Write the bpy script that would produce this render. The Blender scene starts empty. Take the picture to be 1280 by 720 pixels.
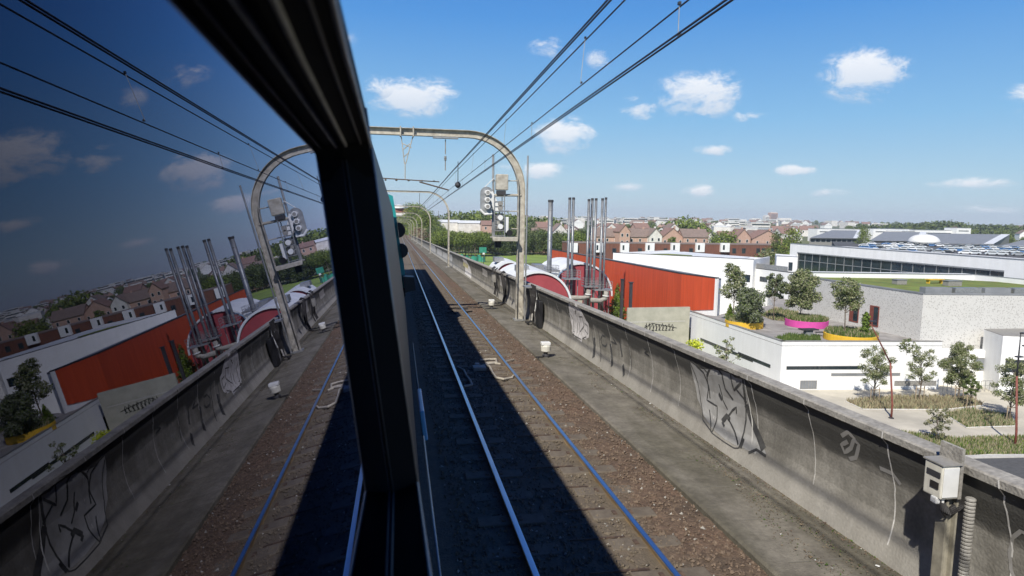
import bpy, math, random
import numpy as np
from math import radians, sin, cos, pi, sqrt, atan2
from mathutils import Vector, Matrix
random.seed(7)
S = bpy.context.scene
# ------------------------------------------------------------------ camera
F, CX, CY = 820.0, 640.0, 360.0
G = 0.02293                                    # the line runs downhill, metres per metre
def _basis():
    r = math.tan(radians(1.0))
    a = np.array([0, 271.2-CY, F]); b = np.array([100, 271.2-CY+100*r, F])
    n = np.cross(a, b); n /= np.linalg.norm(n)
    if n[1] > 0: n = -n
    t = np.array([499-CX, 288-CY, F]); t /= np.linalg.norm(t)
    fw = t-n*(t@n); fw /= np.linalg.norm(fw)
    R = np.cross(n, fw)
    if R[0] < 0: R = -R
    return np.array([R, fw, n])
CM = _basis()
EYE = np.array([0, 0, 3.47])
cam = bpy.data.cameras.new('camera'); co = bpy.data.objects.new('camera', cam); S.collection.objects.link(co)
cam.sensor_width = 36; cam.lens = F/1280*36; cam.clip_start = 0.01; cam.clip_end = 20000
mw = Matrix.Identity(4)
for i in range(3):
    mw[i][0] = CM[i][0]; mw[i][1] = -CM[i][1]; mw[i][2] = -CM[i][2]; mw[i][3] = EYE[i]
co.matrix_world = mw
cam.dof.use_dof = True; cam.dof.focus_distance = 60; cam.dof.aperture_fstop = 4.6
S.camera = co
# ------------------------------------------------------------------ sun, sky, exposure
SUN = Vector((1.0, 1.5, -1.72)).normalized()   # direction the light travels
S.view_settings.view_transform = 'Standard'; S.view_settings.look = 'None'
S.view_settings.gamma = 1; S.view_settings.exposure = 0.25
sl = bpy.data.lights.new('sun', 'SUN'); sl.energy = 5.0; sl.angle = radians(0.7); sl.color = (1.0, 0.95, 0.86)
so = bpy.data.objects.new('sun', sl); S.collection.objects.link(so)
so.rotation_euler = SUN.to_track_quat('-Z', 'Y').to_euler()
W = bpy.data.worlds.new('World'); S.world = W; W.use_nodes = True
def pdir(x, y):
    v = np.array([x-CX, y-CY, F]); v = CM @ (v/np.linalg.norm(v)); return v
def build_world():
    nt = W.node_tree; N = nt.nodes; L = nt.links; N.clear()
    def nd(t, **k):
        n = N.new(t)
        for a, b in k.items(): setattr(n, a, b)
        return n
    def math_(op, a, b=None, clamp=False):
        n = nd('ShaderNodeMath', operation=op, use_clamp=clamp)
        for i, s in enumerate((a, b)):
            if s is None: continue
            if isinstance(s, (int, float)): n.inputs[i].default_value = s
            else: L.new(s, n.inputs[i])
        return n.outputs[0]
    out = nd('ShaderNodeOutputWorld'); bg = nd('ShaderNodeBackground'); bg.inputs[1].default_value = 0.085
    sky = nd('ShaderNodeTexSky', sky_type='NISHITA', sun_disc=False)
    sky.sun_elevation = math.asin(-SUN.z); sky.sun_rotation = atan2(-SUN.x, -SUN.y)
    sky.air_density = 1.0; sky.dust_density = 0.1; sky.ozone_density = 3.0; sky.altitude = 60
    tc = nd('ShaderNodeTexCoord'); D = tc.outputs['Generated']
    hs = nd('ShaderNodeHueSaturation'); hs.inputs['Saturation'].default_value = 1.25; hs.inputs['Value'].default_value = 1.2; L.new(sky.outputs[0], hs.inputs['Color'])
    # cloud puffs
    nz = nd('ShaderNodeTexNoise'); nz.inputs['Scale'].default_value = 20; nz.inputs['Detail'].default_value = 12; nz.inputs['Roughness'].default_value = 0.66; nz.inputs['Distortion'].default_value = .35
    mp = nd('ShaderNodeMapping'); mp.inputs['Scale'].default_value = (1, 1, 1.9); L.new(D, mp.inputs[0]); L.new(mp.outputs[0], nz.inputs['Vector'])
    nf = nz.outputs['Fac']
    clouds = [(515,120,66,26,1), (470,108,20,14,.8), (705,170,42,24,1), (873,117,52,33,1), (798,136,24,18,.8), (1082,92,52,36,1),
              (875,239,24,9,1), (893,187,24,8,.95), (995,213,26,8,1), (1215,230,60,9,.72), (680,214,32,11,.9), (752,73,20,13,.62),
              (785,233,22,7,.85), (940,145,22,9,.75), (1030,240,30,6,.6), (635,208,20,8,.7), (1230,262,40,6,.6), (690,60,30,14,.6),
              (1330,120,60,30,1), (1420,200,80,26,1), (1500,90,70,36,1), (1560,250,70,20,1), (1700,180,90,30,1), (380,40,60,25,.9), (200,150,80,30,1), (1370,260,50,10,.9)]
    dens = None; hgt = None
    for (x, y, rx, ry, k) in clouds:
        d = pdir(x, y); r = np.cross(d, [0, 0, 1]); r /= np.linalg.norm(r); u = np.cross(r, d)
        cs = sqrt(F*F/((x-CX)**2+(y-CY)**2+F*F))
        a = rx/F*cs; b = ry/F*cs
        def dot(v):
            n = nd('ShaderNodeVectorMath', operation='DOT_PRODUCT'); L.new(D, n.inputs[0]); n.inputs[1].default_value = tuple(v); return n.outputs['Value']
        X = dot(r/a); Y = dot(u/b); Z = dot(d)
        l = math_('SQRT', math_('ADD', math_('MULTIPLY', X, X), math_('MULTIPLY', Y, Y)))
        m = math_('MULTIPLY', math_('MULTIPLY', math_('SUBTRACT', 1.15, l, True), math_('GREATER_THAN', Z, 0.3)), k)
        yy = math_('MULTIPLY', Y, math_('GREATER_THAN', m, 0.01))
        dens = m if dens is None else math_('MAXIMUM', dens, m)
        hgt = yy if hgt is None else math_('ADD', hgt, yy)
    e = math_('ADD', math_('MULTIPLY', dens, 1.35), math_('MULTIPLY', math_('SUBTRACT', nf, 0.5), 4.2))
    ss = nd('ShaderNodeMapRange', interpolation_type='SMOOTHSTEP'); L.new(e, ss.inputs[0])
    ss.inputs[1].default_value = 0.12; ss.inputs[2].default_value = 1.25
    fac = math_('MULTIPLY', math_('MULTIPLY', ss.outputs[0], math_('GREATER_THAN', dens, 0.0)), math_('MULTIPLY', dens, 3.5, True))
    fac = math_('MULTIPLY', fac, 0.9)
    cr = nd('ShaderNodeMapRange'); L.new(hgt, cr.inputs[0]); cr.inputs[1].default_value = -0.9; cr.inputs[2].default_value = 0.5
    mixc = nd('ShaderNodeMix', data_type='RGBA'); L.new(cr.outputs[0], mixc.inputs[0])
    mixc.inputs[6].default_value = (6.4, 7.2, 8.4, 1); mixc.inputs[7].default_value = (9.6, 9.8, 10.2, 1)
    sz_ = nd('ShaderNodeSeparateXYZ'); L.new(D, sz_.inputs[0])
    hz = nd('ShaderNodeValToRGB'); L.new(sz_.outputs[2], hz.inputs[0]); el = hz.color_ramp.elements
    def lin(r, g, b): return tuple(((c/255+.055)/1.055)**2.4 for c in (r, g, b))+(1,)
    el[0].position = 0.0; el[0].color = lin(184, 207, 229); el[1].position = .95; el[1].color = lin(12, 42, 112)
    for p, c in ((.06, (172, 208, 233)), (.14, (140, 194, 237)), (.28, (88, 158, 232)), (.42, (60, 122, 212)), (.6, (28, 74, 160))):
        e_ = el.new(p); e_.color = lin(*c)
    hv = nd('ShaderNodeVectorMath', operation='SCALE'); L.new(hz.outputs[0], hv.inputs[0]); hv.inputs['Scale'].default_value = 9.4
    hm = nd('ShaderNodeMix', data_type='RGBA'); hm.inputs[0].default_value = .86; L.new(hs.outputs[0], hm.inputs[6]); L.new(hv.outputs[0], hm.inputs[7])
    mx = nd('ShaderNodeMix', data_type='RGBA'); L.new(fac, mx.inputs[0]); L.new(hm.outputs[2], mx.inputs[6]); L.new(mixc.outputs[2], mx.inputs[7])
    L.new(mx.outputs[2], bg.inputs[0]); L.new(bg.outputs[0], out.inputs[0])
build_world()
# ------------------------------------------------------------------ helpers
def at(px, py, Y):                              # the point of a view ray at distance Y along the line
    r = pdir(px, py); return EYE+r*(Y/r[1])
def on(px, py, z):                              # ... at height z
    r = pdir(px, py); return EYE+r*((z-EYE[2])/r[2])
def onx(px, py, X):
    r = pdir(px, py); return EYE+r*(X/r[0])
def zv(y): return -G*y if y < 300 else -G*300-(y-300)*0.004
def ground_z(x, y):
    d = sqrt(x*x+y*y)
    z = -13.0
    if d > 220:
        t = d-220; z += 0.0044*t*(1-math.exp(-t/200)) if t < 2600 else 0.0044*2600+(t-2600)*0.0004
    return z
ALL = []
class MB:
    def __init__(s): s.v = []; s.f = []; s.m = []; s.cur = 0
    def add(s, vs, fs):
        o = len(s.v); s.v += [tuple(map(float, v)) for v in vs]; s.f += [tuple(i+o for i in f) for f in fs]; s.m += [s.cur]*len(fs); return s
    def box(s, x0, x1, y0, y1, z0, z1):
        return s.add([(x0,y0,z0),(x1,y0,z0),(x1,y1,z0),(x0,y1,z0),(x0,y0,z1),(x1,y0,z1),(x1,y1,z1),(x0,y1,z1)],
            [(0,3,2,1),(4,5,6,7),(0,1,5,4),(1,2,6,5),(2,3,7,6),(3,0,4,7)])
    def cbox(s, c, sz, rz=0, ax=None):
        hx, hy, hz = sz[0]/2, sz[1]/2, sz[2]/2; q = []
        for dz in (-hz, hz):
            for dx, dy in ((-hx,-hy),(hx,-hy),(hx,hy),(-hx,hy)):
                if ax is None:
                    q.append((c[0]+dx*cos(rz)-dy*sin(rz), c[1]+dx*sin(rz)+dy*cos(rz), c[2]+dz))
                else:
                    v = Vector(c)+ax[0]*dx+ax[1]*dy+ax[2]*dz; q.append(tuple(v))
        return s.add(q, [(0,3,2,1),(4,5,6,7),(0,1,5,4),(1,2,6,5),(2,3,7,6),(3,0,4,7)])
    def prism(s, poly, z0, z1):                 # poly CCW in plan; z0/z1 number or list
        n = len(poly)
        a = [(p[0], p[1], z0[i] if isinstance(z0, (list, tuple)) else z0) for i, p in enumerate(poly)]
        b = [(p[0], p[1], z1[i] if isinstance(z1, (list, tuple)) else z1) for i, p in enumerate(poly)]
        return s.add(a+b, [tuple(range(n))[::-1], tuple(range(n, 2*n))]+[(i, (i+1)%n, n+(i+1)%n, n+i) for i in range(n)])
    def tube(s, pts, r, n=8, cap=True):
        pts = [Vector(p) for p in pts]; rs = r if isinstance(r, (list, tuple)) else [r]*len(pts)
        o = len(s.v); prev = None
        for i, p in enumerate(pts):
            t = (pts[min(i+1, len(pts)-1)]-pts[max(i-1, 0)]).normalized()
            a = prev if prev is not None else (Vector((0,0,1)) if abs(t.z) < .9 else Vector((1,0,0)))
            a = (a-t*a.dot(t)).normalized(); prev = a; b = t.cross(a)
            for k in range(n):
                an = 2*pi*k/n; s.v.append(tuple(p+(a*cos(an)+b*sin(an))*rs[i]))
        for i in range(len(pts)-1):
            for k in range(n):
                k2 = (k+1) % n; s.f.append((o+i*n+k, o+i*n+k2, o+(i+1)*n+k2, o+(i+1)*n+k)); s.m.append(s.cur)
        if cap:
            s.f.append(tuple(o+k for k in range(n))[::-1]); s.m.append(s.cur)
            e = o+(len(pts)-1)*n; s.f.append(tuple(e+k for k in range(n))); s.m.append(s.cur)
        return s
    def lathe(s, c, prof, n=20):
        o = len(s.v)
        for (r, z) in prof:
            for k in range(n):
                an = 2*pi*k/n; s.v.append((c[0]+r*cos(an), c[1]+r*sin(an), c[2]+z))
        for i in range(len(prof)-1):
            for k in range(n):
                k2 = (k+1) % n; s.f.append((o+i*n+k, o+i*n+k2, o+(i+1)*n+k2, o+(i+1)*n+k)); s.m.append(s.cur)
        s.f.append(tuple(o+k for k in range(n))[::-1]); s.m.append(s.cur)
        e = o+(len(prof)-1)*n; s.f.append(tuple(e+k for k in range(n))); s.m.append(s.cur)
        return s
    def sweep(s, path, rect):                   # path: list of (origin, side, up); rect: (s0,s1,u0,u1)
        a, b, c, d = rect; o = len(s.v)
        for (p, sd, up) in path:
            for (i, j) in ((a,c),(b,c),(b,d),(a,d)): s.v.append(tuple(Vector(p)+Vector(sd)*i+Vector(up)*j))
        for i in range(len(path)-1):
            for k in range(4):
                k2 = (k+1) % 4; s.f.append((o+i*4+k, o+i*4+k2, o+(i+1)*4+k2, o+(i+1)*4+k)); s.m.append(s.cur)
        e = o+(len(path)-1)*4
        s.f += [(o+3,o+2,o+1,o), (e,e+1,e+2,e+3)]; s.m += [s.cur]*2
        return s
    def build(s, name, mat, parent=None, smooth=False, bevel=0):
        me = bpy.data.meshes.new(name); me.from_pydata(s.v, [], s.f)
        for m in (mat if isinstance(mat, (list, tuple)) else [mat]): me.materials.append(m)
        me.polygons.foreach_set('material_index', s.m)
        me.validate()
        import bmesh
        if len(s.f) < 20000:
            b = bmesh.new(); b.from_mesh(me); bmesh.ops.recalc_face_normals(b, faces=b.faces)
            b.to_mesh(me); b.free()
        if smooth: me.polygons.foreach_set('use_smooth', [True]*len(me.polygons))
        me.update()
        o = bpy.data.objects.new(name, me); S.collection.objects.link(o)
        if parent is not None:
            o.parent = parent; o.matrix_parent_inverse = Matrix.Translation(-Vector(parent.location)) if parent.type == 'EMPTY' and parent.rotation_euler.z == 0 else Matrix.Identity(4)
        if bevel:
            bv = o.modifiers.new('bevel', 'BEVEL'); bv.width = bevel; bv.segments = 2; bv.limit_method = 'ANGLE'
        return o
def tag(o, label=None, cat=None, group=None, kind=None):
    if label: o['label'] = label
    if cat: o['category'] = cat
    if group: o['group'] = group
    if kind: o['kind'] = kind
    return o
def thing(name, loc, label, cat, group=None):
    o = bpy.data.objects.new(name, None); S.collection.objects.link(o); o.location = tuple(float(a) for a in loc)
    o.empty_display_size = 0.3
    return tag(o, label, cat, group)
def lthing(name, loc, rz, label, cat, group=None):   # thing whose parts are modelled in local space
    o = thing(name, loc, label, cat, group); o.rotation_euler = (0, 0, rz); o['_l'] = 1; return o
def part(mb, name, mat, parent, **k):                # part modelled in the parent's local space
    o = mb.build(name, mat, None, k.get('smooth', False), k.get('bevel', 0)); o.parent = parent; return o
KIDS = {}
def dup(root, loc, rz=None, scale=None, label=None, group=None):
    r = root.copy(); S.collection.objects.link(r); r.location = tuple(float(a) for a in loc)
    if rz is not None: r.rotation_euler = (0, 0, rz)
    if scale is not None: r.scale = scale if isinstance(scale, tuple) else (scale,)*3
    if label: r['label'] = label
    if group: r['group'] = group
    for ch in list(root.children):
        c = ch.copy(); S.collection.objects.link(c); c.parent = r
        for g in list(ch.children):
            d = g.copy(); S.collection.objects.link(d); d.parent = c
    return r
# ------------------------------------------------------------------ materials
def mat(name, col, rough=0.85, col2=None, scale=3.0, bump=0.0, bscale=None, metal=0.0, spec=None, detail=6, mid=(0.35, 0.65), coord='Object', stretch=None, trans=0, dist=0.02):
    m = bpy.data.materials.new(name); m.use_nodes = True; nt = m.node_tree; N = nt.nodes; L = nt.links
    b = N['Principled BSDF']; b.inputs['Roughness'].default_value = rough; b.inputs['Metallic'].default_value = metal
    if spec is not None: b.inputs['Specular IOR Level'].default_value = spec
    b.inputs['Base Color'].default_value = (*col, 1)
    tc = N.new('ShaderNodeTexCoord'); src = tc.outputs[coord]
    if stretch:
        mp = N.new('ShaderNodeMapping'); mp.inputs['Scale'].default_value = stretch; L.new(src, mp.inputs[0]); src = mp.outputs[0]
    if col2 is None: col2 = tuple(c*0.8 for c in col)
    n = N.new('ShaderNodeTexNoise'); n.inputs['Scale'].default_value = scale; n.inputs['Detail'].default_value = detail; n.inputs['Roughness'].default_value = 0.62; L.new(src, n.inputs['Vector'])
    r = N.new('ShaderNodeValToRGB'); r.color_ramp.elements[0].position = mid[0]; r.color_ramp.elements[1].position = mid[1]
    r.color_ramp.elements[0].color = (*col2, 1); r.color_ramp.elements[1].color = (*col, 1)
    L.new(n.outputs['Fac'], r.inputs[0]); L.new(r.outputs[0], b.inputs['Base Color'])
    if bump:
        n2 = N.new('ShaderNodeTexNoise'); n2.inputs['Scale'].default_value = bscale or scale*6; n2.inputs['Detail'].default_value = 5; L.new(src, n2.inputs['Vector'])
        bp = N.new('ShaderNodeBump'); bp.inputs['Strength'].default_value = bump; bp.inputs['Distance'].default_value = dist; L.new(n2.outputs['Fac'], bp.inputs['Height']); L.new(bp.outputs[0], b.inputs['Normal'])
    if trans:
        tr = N.new('ShaderNodeBsdfTranslucent'); L.new(r.outputs[0], tr.inputs[0]); ms = N.new('ShaderNodeMixShader'); ms.inputs[0].default_value = trans
        L.new(b.outputs[0], ms.inputs[1]); L.new(tr.outputs[0], ms.inputs[2]); L.new(ms.outputs[0], N['Material Output'].inputs[0])
    return m
def nodes(m): return m.node_tree.nodes, m.node_tree.links, m.node_tree.nodes['Principled BSDF']
def mul_layer(m, kind, **k):
    """multiply the base colour by another pattern"""
    N, L, b = nodes(m); src = b.inputs['Base Color'].links[0].from_socket
    tc = N.new('ShaderNodeTexCoord'); v = tc.outputs['Object']
    if k.get('stretch'):
        mp = N.new('ShaderNodeMapping'); mp.inputs['Scale'].default_value = k['stretch']; L.new(v, mp.inputs[0]); v = mp.outputs[0]
    if kind == 'noise':
        t = N.new('ShaderNodeTexNoise'); t.inputs['Scale'].default_value = k['scale']; t.inputs['Detail'].default_value = 4; L.new(v, t.inputs['Vector']); f = t.outputs['Fac']
    elif kind == 'voronoi':
        t = N.new('ShaderNodeTexVoronoi'); t.inputs['Scale'].default_value = k['scale']; L.new(v, t.inputs['Vector']); f = t.outputs['Color']
        if k.get('out'): f = t.outputs[k['out']]
    r = N.new('ShaderNodeValToRGB'); r.color_ramp.elements[0].position = k.get('p0', .3); r.color_ramp.elements[1].position = k.get('p1', .7)
    r.color_ramp.elements[0].color = (*k['c0'], 1); r.color_ramp.elements[1].color = (*k['c1'], 1); L.new(f, r.inputs[0])
    mx = N.new('ShaderNodeMix'); mx.data_type = 'RGBA'; mx.blend_type = 'MULTIPLY'; mx.inputs[0].default_value = 1
    L.new(src, mx.inputs[6]); L.new(r.outputs[0], mx.inputs[7]); L.new(mx.outputs[2], b.inputs['Base Color'])
    return m
M = {}
M['ballast'] = mat('ballast', (.175,.125,.088), .95, (.095,.066,.048), 26, .7, 40, mid=(.3,.7), dist=.03)
mul_layer(M['ballast'], 'voronoi', scale=18, p0=.1, p1=.9, c0=(.62,.58,.55), c1=(1.2,1.16,1.1))
mul_layer(M['ballast'], 'noise', scale=.9, c0=(.75,.8,.8), c1=(1.1,1,.95))
M['stone'] = mat('ballast_stone', (.185,.135,.095), .95, (.085,.06,.045), 9)
for _m in (M['ballast'], M['stone']):            # oily grey-brown dust between the rails, redder stone outside
    _N, _L, _b = _m.node_tree.nodes, _m.node_tree.links, _m.node_tree.nodes['Principled BSDF']; _src = _b.inputs['Base Color'].links[0].from_socket
    _tc = _N.new('ShaderNodeTexCoord'); _sp = _N.new('ShaderNodeSeparateXYZ'); _L.new(_tc.outputs['Object'], _sp.inputs[0])
    _n = _N.new('ShaderNodeTexNoise'); _n.inputs['Scale'].default_value = 3.0; _n.inputs['Detail'].default_value = 5; _L.new(_tc.outputs['Object'], _n.inputs['Vector'])
    _a = _N.new('ShaderNodeMath'); _a.operation = 'MULTIPLY_ADD'; _L.new(_n.outputs['Fac'], _a.inputs[0]); _a.inputs[1].default_value = .9; _L.new(_sp.outputs[0], _a.inputs[2])
    _r = _N.new('ShaderNodeMapRange'); _r.interpolation_type = 'SMOOTHSTEP'; _L.new(_a.outputs[0], _r.inputs[0]); _r.inputs[1].default_value = 3.2; _r.inputs[2].default_value = 3.65; _r.inputs[3].default_value = .62; _r.inputs[4].default_value = 0
    _x = _N.new('ShaderNodeMix'); _x.data_type = 'RGBA'; _L.new(_r.outputs[0], _x.inputs[0]); _L.new(_src, _x.inputs[6]); _x.inputs[7].default_value = (.125,.108,.078,1); _L.new(_x.outputs[2], _b.inputs['Base Color'])
M['concrete'] = mat('walk_concrete', (.20,.182,.148), .9, (.125,.112,.09), 2.2, .5, 40)
mul_layer(M['concrete'], 'noise', scale=14, c0=(.8,.8,.8), c1=(1.1,1.1,1.1))
mul_layer(M['concrete'], 'noise', scale=1.6, stretch=(1,.25,1), p0=.42, p1=.6, c0=(.72,.72,.66), c1=(1.05,1.05,1.05))
M['coping'] = mat('coping_concrete', (.37,.35,.31), .9, (.24,.225,.20), 3, .5, 40)
mul_layer(M['coping'], 'noise', scale=22, c0=(.75,.75,.75), c1=(1.15,1.15,1.15))
M['sleeper'] = mat('sleeper_concrete', (.145,.12,.09), .9, (.10,.08,.06), 8, .3, 50)
M['rust'] = mat('rust_steel', (.13,.085,.055), .8, (.05,.032,.025), 10)
M['railside'] = mat('rail_side', (.30,.215,.12), .8, (.16,.11,.06), 12, stretch=(1,.2,1))
M['railhead'] = mat('rail_head', (.50,.56,.66), .30, (.40,.45,.54), 8, metal=1.0, stretch=(1,.1,1))
M['gantry'] = mat('gantry_paint', (.50,.47,.40), .7, (.30,.27,.22), 5, .2, 30)
M['galv'] = mat('galvanised_steel', (.44,.44,.43), .45, (.3,.3,.3), 6, metal=.6)
M['stainless'] = mat('stainless_flue', (.27,.28,.29), .48, (.15,.16,.17), 1.6, metal=.5, stretch=(2,2,.5))
M['darkmetal'] = mat('dark_metal', (.045,.045,.05), .6)
M['black'] = mat('black_rubber', (.012,.012,.014), .55)
M['cable'] = mat('cable', (.02,.018,.018), .7)
M['wire'] = mat('copper_wire', (.035,.032,.045), .6)
M['white'] = mat('white_paint', (.74,.74,.72), .6, (.62,.62,.6), 3)
M['cream'] = mat('cream_plastic', (.62,.60,.52), .5, (.5,.48,.42), 12)
M['greybox'] = mat('grey_box', (.30,.29,.27), .6, (.2,.19,.17), 9)
M['whitewall'] = mat('white_render', (.82,.82,.81), .85, (.77,.77,.76), .6)
mul_layer(M['whitewall'], 'noise', scale=1.6, stretch=(1,1,.08), c0=(.93,.93,.92), c1=(1,1,1))
M['redwall'] = mat('orange_red_cladding', (.60,.085,.026), .6, (.50,.065,.02), .5, stretch=(2,2,.25))
mul_layer(M['redwall'], 'noise', scale=3.0, stretch=(1,1,.04), p0=.4, p1=.6, c0=(.88,.88,.88), c1=(1,1,1))
M['redend'] = mat('dark_red_render', (.36,.06,.07), .7, (.29,.045,.055), .6)
M['roofwhite'] = mat('white_membrane', (.70,.72,.73), .7, (.58,.6,.62), .4)
M['roofgrey'] = mat('grey_roof', (.25,.26,.275), .7, (.18,.19,.2), .5)
M['glass'] = mat('window_glass', (.03,.045,.055), .08, (.015,.025,.03), .5, spec=.9)
M['brick'] = mat('brown_cladding', (.20,.085,.055), .85, (.13,.055,.038), 1.5, stretch=(3,3,.3))
M['pink'] = mat('pink_brick', (.50,.33,.26), .9, (.42,.27,.21), 1.2)
M['tile'] = mat('brown_tile', (.24,.18,.155), .9, (.17,.13,.11), 1.5)
M['tiler'] = mat('red_tile', (.27,.17,.14), .9, (.19,.12,.10), 1.5)
M['pale'] = mat('pale_render', (.72,.70,.66), .9, (.55,.52,.48), .6)
M['plaza'] = mat('plaza_paving', (.58,.54,.46), .9, (.44,.41,.35), .35, .2, 6)
mul_layer(M['plaza'], 'noise', scale=.12, c0=(.85,.85,.83), c1=(1.05,1.04,1))
M['terrace'] = mat('terrace_paving', (.36,.34,.32), .9, (.24,.225,.21), .7)
mul_layer(M['terrace'], 'voronoi', scale=.9, p0=.1, p1=.9, c0=(.86,.86,.86), c1=(1.06,1.06,1.06))
M['asphalt'] = mat('asphalt', (.095,.095,.095), .9, (.07,.07,.07), 3, .3, 30)
M['kerb'] = mat('kerb_stone', (.55,.53,.49), .9)
M['soil'] = mat('bed_soil', (.20,.155,.10), .95, (.13,.10,.06), 1.5)
M['land'] = mat('land', (.135,.16,.055), .95, (.10,.105,.06), .03, detail=8)
M['lawn'] = mat('lawn', (.17,.26,.045), .95, (.11,.175,.035), .6)
mul_layer(M['lawn'], 'noise', scale=1.4, p0=.4, p1=.62, c0=(1.25,.85,.9), c1=(1,1,1))
mul_layer(M['lawn'], 'noise', scale=.12, p0=.4, p1=.6, c0=(.8,.8,.8), c1=(1.1,1.05,1))
M['drygrass'] = mat('dry_grass', (.47,.41,.26), .95, (.30,.25,.15), 3, trans=.3)
M['grassblade'] = mat('grass_blade', (.11,.19,.035), .9, (.07,.12,.02), 2, trans=.35)
M['bark'] = mat('bark', (.16,.125,.09), .95, (.09,.07,.05), 8)
M['yellow'] = mat('yellow_planter', (.74,.46,.03), .65, (.60,.36,.03), 1)
M['pinkp'] = mat('magenta_planter', (.62,.07,.34), .65, (.50,.06,.28), 1)
M['redpole'] = mat('red_brown_pole', (.22,.062,.042), .6, (.16,.045,.032), 3)
M['wood'] = mat('timber', (.35,.27,.18), .85)
M['tarp'] = mat('green_tarp', (.03,.26,.18), .8, (.02,.18,.12), .8)
M['teal'] = mat('teal_livery', (.02,.27,.27), .35, (.018,.24,.24), 1)
M['traindark'] = mat('train_paint_dark', (.012,.013,.016), .5, (.008,.009,.012), 2)
M['alu'] = mat('aluminium_trim', (.32,.33,.34), .45, (.24,.25,.26), 30, metal=.7)
M['pebble'] = mat('pale_concrete_wall', (.46,.44,.36), .9, (.36,.35,.28), .8)
LEAF = {}
for k, c, c2 in (('mid', (.17,.22,.06), (.09,.125,.035)), ('fresh', (.27,.34,.06), (.15,.20,.035)), ('dark', (.09,.13,.045), (.05,.075,.028)),
                 ('olive', (.37,.375,.215), (.22,.235,.125)), ('bright', (.20,.30,.025), (.11,.18,.02)), ('straw', (.27,.25,.13), (.15,.15,.08)), ('bluish', (.24,.26,.17), (.14,.165,.11))):
    LEAF[k] = mat('leaf_'+k, c, .7, c2, 1.1, trans=.3, detail=3)
def facade_pattern(name, c, c2, c3):             # perforated pale cladding of the grey block
    m = mat(name, c, .85, c2, .8)
    mul_layer(m, 'voronoi', scale=5.2, out='Distance', p0=.05, p1=.42, c0=(.50,.48,.47), c1=(1,1,1))
    return m
M['facade'] = facade_pattern('perforated_cladding', (.58,.57,.54), (.55,.54,.51), (.78,.76,.75))
# ------------------------------------------------------------------ land and sky-line setting
def terrain():
    mb = MB(); rs = [0, 12, 25, 40, 60, 80, 110, 150, 200, 230, 260, 300, 350, 420, 500, 650, 800, 1000, 1300, 1700, 2200, 2800, 3600, 5000, 8000]; n = 72
    mb.v.append((0, 0, -13.02)); 
    for r in rs[1:]:
        for k in range(n):
            a = 2*pi*k/n; x, y = r*cos(a), r*sin(a); mb.v.append((x, y, ground_z(x, y)-.02))
    for k in range(n): mb.f.append((0, 1+k, 1+(k+1) % n))
    for i in range(len(rs)-2):
        for k in range(n):
            k2 = (k+1) % n; o = 1+i*n; mb.f.append((o+k, o+n+k, o+n+k2, o+k2))
    mb.m = [0]*len(mb.f)
    tag(mb.build('ground', M['land']), kind='structure')
terrain()
PB_ = on(978, 427, -8.15)
def sheet(name, pts, m, z):
    mb = MB(); mb.add([(p[0], p[1], z) for p in pts], [tuple(range(len(pts)))]); return tag(mb.build(name, m), kind='structure')
sheet('plaza', [(33,18),(130,18),(130,74),(62,74),(PB_[0]+2,PB_[1]+3),(33,PB_[1]+6)], M['plaza'], -12.99)
sheet('school_yard', [(49,78),(125,76),(125,150),(60,150)], M['plaza'], -12.985)
sheet('grass_field', [(6,118),(36,118),(44,232),(120,232),(120,300),(6,300)], mat('meadow', (.22,.31,.055), .95, (.15,.215,.045), .15), -12.90)
# ------------------------------------------------------------------ viaduct
def vprism(mb, poly, ys):                        # profile (X,h) swept down the sloping line
    n = len(poly); o = len(mb.v)
    for y in ys:
        for (x, h) in poly: mb.v.append((x, y, zv(y)+h))
    for i in range(len(ys)-1):
        for k in range(n):
            k2 = (k+1) % n; mb.f.append((o+i*n+k, o+i*n+k2, o+(i+1)*n+k2, o+(i+1)*n+k)); mb.m.append(mb.cur)
    e = o+(len(ys)-1)*n
    mb.f += [tuple(range(o, o+n))[::-1], tuple(range(e, e+n))]; mb.m += [mb.cur]*2
    return mb
YS = [-12]+list(range(0, 301, 10))+[340, 380, 430]
mb = vprism(MB(), [(-8.9,-.5),(-8.9,-1.0),(-6.5,-1.9),(3.0,-1.9),(5.3,-1.0),(5.3,-.5)], YS)
tag(mb.build('viaduct_deck', M['pebble']), kind='structure')
for y in range(8, 260, 28):
    mb = MB(); mb.prism([(-4.5,y-.9),(1.5,y-.9),(1.5,y+.9),(-4.5,y+.9)], ground_z(0,y)-.1, zv(y)-1.9)
    tag(mb.build('viaduct_pier', M['pebble']), kind='structure')
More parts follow.
